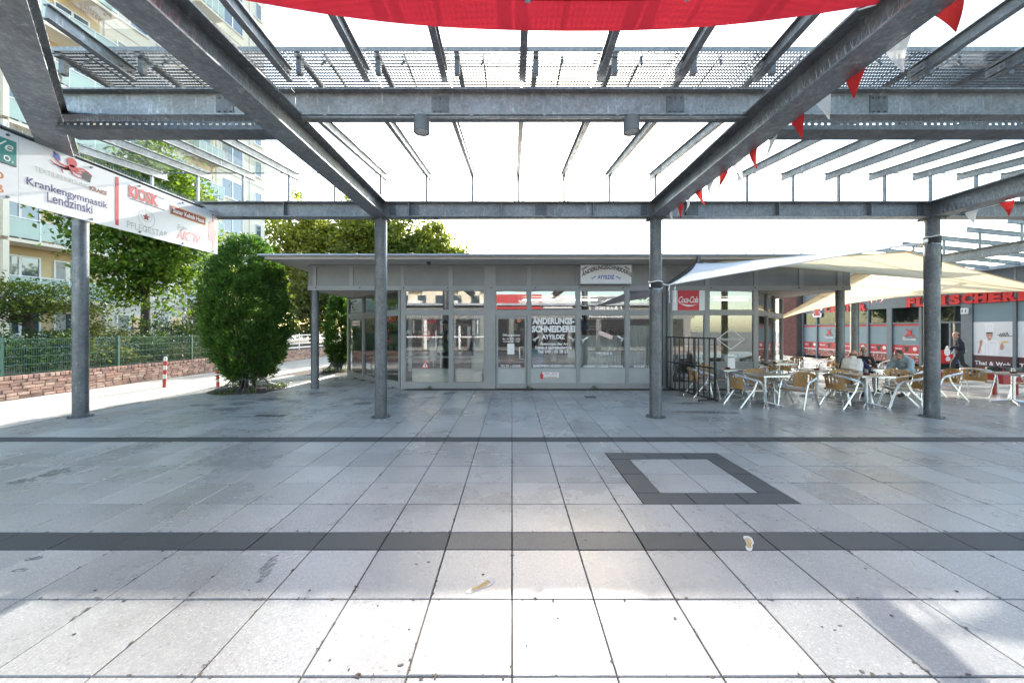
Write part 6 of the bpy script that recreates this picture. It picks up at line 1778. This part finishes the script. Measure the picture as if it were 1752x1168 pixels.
# ================================================================== BRICK WALL AND FENCE
WX = -13.0
wall = thing('brick_wall','low weathered red brick garden wall along the sunny side path','wall',(WX,16,0))
b = MB(); b.box(WX-0.24,WX-0.012,6.0,34.0,-0.05,0.50); o=b.build('core',MORTAR,wall); o.location=-Vector(wall.location)
bricks = []
for r in range(6):
    yy = 6.0 + (0.13 if r%2 else 0)
    while yy < 33.8:
        Lb = random.choice((0.24,0.25,0.27,0.21)); bricks.append((yy,Lb,0.004+r*0.084,0.074,0)); yy += Lb+0.012
yy = 6.0
while yy < 33.8: bricks.append((yy,0.105,0.51,0.10,1)); yy += 0.118
def bsee(q):
    a = abs(WX)/max(q[0],0.1)
    if a > 1.42: return 1e9
    return q[0] + (0.0)
bricks.sort(key=bsee)
bm_cache = {}
restb = MB()
for n,(yy,Lb,z,h,top) in enumerate(bricks):
    dp = random.uniform(-0.006,0.012)
    if n < 300:
        mi = random.randrange(4); key=(Lb,top,mi)
        if key not in bm_cache:
            q = MB(); x0,x1 = (-0.25,0.0) if top else (-0.10,0.0)
            c=0.006; y0,y1,z0,z1 = 0,Lb,0,h
            q.add([(x0,y0,z0),(x0,y1,z0),(x0,y1,z1),(x0,y0,z1),(x1-c,y0,z0),(x1-c,y1,z0),(x1-c,y1,z1),(x1-c,y0,z1),(x1,y0+c,z0+c),(x1,y1-c,z0+c),(x1,y1-c,z1-c),(x1,y0+c,z1-c)],
                  [(0,3,2,1),(0,1,5,4),(1,2,6,5),(2,3,7,6),(3,0,4,7),(4,5,9,8),(5,6,10,9),(6,7,11,10),(7,4,8,11),(8,9,10,11)])
            bm_cache[key] = q.mesh('brick',BRICKS[mi])
        o = link('brick',bm_cache[key],wall,Vector((WX+dp,yy,z))-Vector(wall.location)); o.rotation_euler=(random.uniform(-1,1)*0.012,random.uniform(-1,1)*0.03,random.uniform(-1,1)*0.02)
    else:
        restb.box(WX+dp-(0.25 if top else 0.1),WX+dp,yy,yy+Lb,z,z+h,random.randrange(4))
o = restb.build('brickwork',BRICKS,wall); o.location=-Vector(wall.location); tag(o,kind='stuff')
gb = MB(); gb.box(-40,WX-0.25,4.0,60,-0.04,0.44); tag(gb.build('garden_bed',SOIL),'planted earth behind the brick wall',kind='structure')
fence = thing('wire_fence','green welded mesh fence on the brick wall','fence',(WX-0.10,15,0.61))
fy0 = 6.7
ys_f = [6.70,9.54,12.38,15.22,18.06,20.6]
for yy in ys_f:
    b = MB(); b.box(-0.03,0.03,yy-0.03-15,yy+0.03-15,-0.02,1.02); b.box(0.03,0.045,yy-0.025-15,yy+0.025-15,0.15,0.19); b.box(0.03,0.045,yy-0.025-15,yy+0.025-15,0.75,0.79); b.build('post',GREENF,fence)
for y0,y1 in zip(ys_f,ys_f[1:]):
    b = MB()
    yy = y0+0.06
    while yy < y1-0.04: b.box(-0.003,0.003,yy-0.003-15,yy+0.003-15,0.03,0.98); yy += 0.05
    for z_ in (0.05,0.27,0.49,0.71,0.95):
        for dx in (-0.008,0.008): b.box(dx-0.004,dx+0.004,y0+0.03-15,y1-0.03-15,z_-0.006,z_+0.006)
    b.build('mesh_panel',GREENF,fence)
rail = thing('white_railing','white horizontal rails on the wall behind the thuja','fence',(WX-0.1,23,0.61))
for z_ in (0.15,0.40,0.65,0.9):
    b = MB(); b.box(-0.025,0.025,-2.2,4.5,z_-0.03,z_+0.03); b.build('rail',WHITEP,rail)
for yy in (-2.2,0.0,2.2,4.4):
    b = MB(); b.box(-0.08,-0.028,yy-0.03,yy+0.03,-0.1,1.0); b.build('post',WHITEP,rail)
# bollards
BR = plain('bollard red',(0.50,0.045,0.04),0.45,0,0.2,6); BW = plain('bollard white',(0.70,0.69,0.66),0.5,0,0.15,6)
def bollard(px,py,tilt,h,label):
    x,yy = ground_pt(px,py); t = thing('bollard',label,'bollard',(x,yy,-0.006),0,'red and white bollards on the side path')
    t.rotation_euler = (R(2),tilt,0)
    n = 7
    for i in range(n):
        b = MB(); z0,z1 = h*i/n,h*(i+1)/n; r=0.045
        prof = [(r,z0+0.0006),(r,z1-0.0006)] if i < n-1 else [(r,z0+0.0006),(r,z1-0.04),(r*0.7,z1-0.01),(0.005,z1)]
        b.lathe(prof,(0,0,0),16); b.build('stripe',(BW,BR)[i%2] if i else BR,t,40)
bollard(281,662,R(4),0.98,'leaning red and white striped bollard in the middle of the side path')
bollard(373,662,R(0),0.62,'short red and white striped bollard beside the thuja')

# ================================================================== APARTMENT TOWER
TWALL = plain('pale tower cladding',(0.80,0.72,0.59),0.75,0,0.08,0.4,0.2,30)
OCHRE = plain('ochre balcony wall',(0.62,0.47,0.27),0.8,0,0.08,0.5)
BPAN = plain('pale green balcony panel',(0.42,0.52,0.46),0.3,0,0.10,0.8)
WGL = bpy.data.materials.new('window glass dark'); WGL.use_nodes=True
_b = WGL.node_tree.nodes['Principled BSDF']; _b.inputs['Base Color'].default_value=(0.07,0.10,0.13,1); _b.inputs['Roughness'].default_value=0.05; _b.inputs['Specular IOR Level'].default_value=0.9; _b.inputs['IOR'].default_value=1.8
WCUR = plain('window curtain',(0.45,0.45,0.43),0.8,0,0.3,1.5)
tower = thing('apartment_tower','tall pale apartment tower with balconies on the left','building',(-23,30.7,0))
ud = Vector((0.16,1,0)).normalized(); nd = Vector((ud.y,-ud.x,0))
MT = Matrix(((ud.x,nd.x,0,0),(ud.y,nd.y,0,0),(0,0,1,0),(0,0,0,1)))   # x along the facade, y out of it (about the tower's own base)
def AB(b,name,mat,parent=None): return link(name,b.mesh(name,mat),parent or tower)
NF = 12; FH = 2.8
b = MB(); b.obox(MT,-30,3.2,-12,0,0,NF*FH+1.0); AB(b,'wall',TWALL)
b = MB()                                     # floor joints in the cladding
for k in range(NF): b.obox(MT,-30,3.2,0.002,0.022,0.6+FH*k-0.06,0.6+FH*k+0.0)
for s in (-16.2,-8.6,-3.8,-1.5,1.55): b.obox(MT,s-0.04,s+0.04,0.002,0.018,0.0,NF*FH+1.0)
AB(b,'cladding_joint',plain('cladding joint',(0.50,0.47,0.43),0.8))
def winmesh(wd,h,div,cur):
    f = MB(); t=0.07
    f.obox(MT,0,t,0.0,0.07,0,h); f.obox(MT,wd-t,wd,0.0,0.07,0,h); f.obox(MT,t,wd-t,0,0.07,0,t); f.obox(MT,t,wd-t,0,0.07,h-t,h)
    if div: f.obox(MT,wd*div-0.05,wd*div+0.05,0.0,0.068,t,h-t)
    f.obox(MT,-0.08,wd+0.08,0.0,0.14,-0.06,-0.005)
    p = MB(); p.obox(MT,t,wd-t,0.002,0.03,t,h-t); 
    c = MB(); c.obox(MT,t+0.02,t+(wd-2*t)*cur,0.031,0.034,t+0.01,h-t-0.01)
    return f.mesh('window',WHITEP),p.mesh('pane',WGL),c.mesh('curtain',WCUR)
wtypes = {'wide':winmesh(2.0,1.5,0.5,0.28),'nar':winmesh(0.75,1.4,0,0.3),'door':winmesh(1.5,2.1,0.5,0.3),'mid':winmesh(1.7,1.4,0.4,0.35)}
def addwin(kind,s,d,z):
    f,p,c = wtypes[kind]; q = MT@Vector((s,d,z))
    o = link('window',f,tower,q); link('pane',p,o)
    if random.random()<0.6: link('curtain',c,o)
slab = MB(); slab.obox(MT,0,4.3,0.0,1.35,-0.16,0.0); slabm = slab.mesh('balcony_slab',TWALL)
slab2 = MB(); slab2.obox(MT,0,1.9,0.0,1.0,-0.16,0.0); slab2m = slab2.mesh('balcony_slab',TWALL)
def bpanel(wd,dp):
    f = MB(); f.obox(MT,0.0,wd,dp-0.03,dp,0.08,0.98); f.obox(MT,0,0.03,0.05,dp-0.03,0.08,0.98); f.obox(MT,wd-0.03,wd,0.05,dp-0.03,0.08,0.98)
    r = MB(); r.obox(MT,-0.02,wd+0.02,dp-0.05,dp+0.02,1.0,1.05)
    for k in range(5): r.obox(MT,wd*k/4-0.02,wd*k/4+0.02,dp-0.035,dp+0.012,0.0,1.0)
    return f.mesh('balcony_panel',BPAN),r.mesh('balcony_rail',WHITEP)
bp1 = bpanel(4.3,1.35); bp2 = bpanel(1.9,1.0)
div = MB(); div.obox(MT,-0.10,0.10,0.0,1.5,0.0,FH-0.17); divm = div.mesh('side_wall',TWALL)
och = MB(); och.obox(MT,0.0,4.3,0.003,0.02,0.0,FH-0.17); ochm = och.mesh('balcony_back',OCHRE)
och2 = MB(); och2.obox(MT,0.0,1.9,0.003,0.02,0.0,FH-0.17); och2m = och2.mesh('balcony_back',OCHRE)
for k in range(NF):
    z = 0.6+FH*k
    addwin('wide',-1.1,0,z+0.75); addwin('nar',2.05,0,z+0.8)
    addwin('mid',-8.0,0,z+0.8); addwin('mid',-5.7,0,z+0.8)
    for s,sm,om,bpm,wds in ((-13.1,slabm,ochm,bp1,(0.3,2.3)),(-3.65,slab2m,och2m,bp2,(0.2,)),(-18.0,slabm,ochm,bp1,(0.3,2.3)),(-23.0,slabm,ochm,bp1,(0.3,2.3))):
        q = MT@Vector((s,0,z))
        link('balcony_slab',sm,tower,q); link('balcony_back',om,tower,q)
        o = link('balcony_panel',bpm[0],tower,q); link('balcony_rail',bpm[1],o)
        for ww in wds: addwin('door',s+ww,0.021,z+0.08)
    link('side_wall',divm,tower,MT@Vector((-13.25,0,z)))
b = MB(); b.obox(MT,-30.2,3.4,-12.2,0.2,NF*FH+1.002,NF*FH+1.4); AB(b,'roof',ZINC)
# scaffold in front of the ground floor
sc = thing('scaffold','white scaffold frame in front of the tower ground floor behind the maple','scaffold',(-23,30.7,0)); b=MB()
for s in (-7.6,-5.6,-3.6,-1.4):
    for d_ in (2.2,3.0): 
        q=MT@Vector((s,d_,0)); b.tube([q,q+Vector((0,0,4.6))],0.035,8)
for z_ in (1.9,2.9,3.9):
    for d_ in (2.2,3.0): b.tube([MT@Vector((-7.6,d_,z_)),MT@Vector((-1.4,d_,z_))],0.03,8)
b.tube([MT@Vector((-7.6,3.0,1.9)),MT@Vector((-5.6,3.0,3.9))],0.03,8); b.tube([MT@Vector((-3.6,3.0,1.9)),MT@Vector((-5.6,3.0,3.9))],0.03,8)
b.build('poles',WHITEP,sc,60)
b=MB(); b.obox(MT,-7.6,-1.4,2.22,2.98,1.94,1.99); b.build('deck',plain('scaffold board',(0.35,0.25,0.16),0.8),sc)

# ================================================================== BEHIND THE VIEWER (shows in the shop windows)
row = thing('market_row','low white and red market row behind the viewer, mirrored in the shop windows','building',(3,-10.5,0))
def WB(b,n,m,p=None):
    o = link(n,b.mesh(n,m),p or row)
    if p is None: o.location=-Vector(row.location)
    return o
LW = plain('market wall',(0.24,0.24,0.235),0.7,0,0.1,0.6)
b=MB(); b.box(-16,16,-20,-10.3,0,4.0); WB(b,'wall',LW)
b=MB(); b.box(-16.4,16.4,-20.4,-9.9,4.002,4.2); WB(b,'roof',ZINC)
for i in range(12):
    x0=-15.5+i*2.6; b=MB(); b.box(x0,x0+2.3,-10.298,-10.26,0.25,2.9); f=WB(b,'window',SGREY); b=MB(); b.box(x0+0.08,x0+2.22,-10.258,-10.25,0.33,2.82); WB(b,'pane',DARKI).parent=f
    f.children[0].location=(0,0,0)
for i in range(26):
    xx=-15.6+i*0.55; xx+=random.uniform(-0.2,0.2); z_=random.choice((0.1,0.1,0.9,1.5)); b=MB(); b.box(xx,xx+random.uniform(0.04,0.3),-10.22-0.002*i,-10.12-0.002*i,z_,random.choice((2.9,2.7,2.2,1.8))); WB(b,'post',random.choice((WHITEP,WHITEP,LW,SGREY)))
b=MB(); b.box(-15.6,-1.6,-10.2,-10.14,1.15,1.27); WB(b,'rail',WHITEP)
MBk = frame((0,-10.1,0),(-1,0,0),(0,0,1))
psn = thing('market_sign','wide red market sign mirrored in the windows above the shop door','sign',(2,-10.2,4.3))
b=MB(); b.box(-1.45,2.65,-10.25,-10.11,3.7,5.0); o=link('sign_board',b.mesh('sign_board',RED),psn); o.location=-Vector(psn.location)
o=text('lettering','PENNY.',WHITE,psn,MBk,-2.45,-0.5,4.0,4.5,bold=0.05,shear=0.15,lift=0.006); o.location=-Vector(psn.location)
b=MB(); b.box(2.8,5.4,-10.24,-10.12,3.75,4.95); WB(b,'white_board',WHITEP)
bsn = thing('barber_sign','dark barber sign in a white frame mirrored in the transom windows','sign',(8.4,-10.2,4))
b=MB(); b.box(6.9,9.8,-10.25,-10.13,2.95,4.9,0); b.box(7.0,9.7,-10.129,-10.11,3.05,4.8,1); o=link('sign_board',b.mesh('sign_board',[WHITEP,SGREY]),bsn); o.location=-Vector(bsn.location)
for s,z0,z1,a,c in (('The',4.2,4.6,-8.9,-7.9),('BARBER',3.4,3.95,-9.4,-7.3)):
    o=text('lettering',s,WHITE,bsn,MBk,a,c,z0,z1,bold=0.03,lift=0.006); o.location=-Vector(bsn.location)
blk = thing('apartment_block','large apartment block far behind the viewer, mirrored in the left shop windows','building',(-14,-48,0))
b=MB(); b.box(-22,10,-12,0,0,24); b.build('wall',TWALL,blk)
wm=MB(); wm.box(0,1.6,0.0,0.05,0,1.5); wmm=wm.mesh('window',WGL)
bl=MB(); bl.box(0,2.6,0.0,1.1,0,1.0); blm=bl.mesh('balcony',WHITEP)
for i in range(9):
    for k in range(8):
        link('window',wmm,blk,(-21+i*3.4,0.001,1.4+k*2.8))
        if i%2==0: link('balcony',blm,blk,(-19.2+i*3.4,0.001,0.8+k*2.8))
for i,(x,yy) in enumerate(((-22,-22),(20,-24),(-34,-14))):
    tree('rear_tree',('tree behind the viewer to the left, mirrored in the shop windows','tree behind the viewer to the right of the market row','tree far left behind the viewer')[i],x,yy,0,10,(3.2,3.2,4),6.2,120,34,0.30,0.2,LEAF_B,spread=0.6,nlimb=12,seed=90+i)
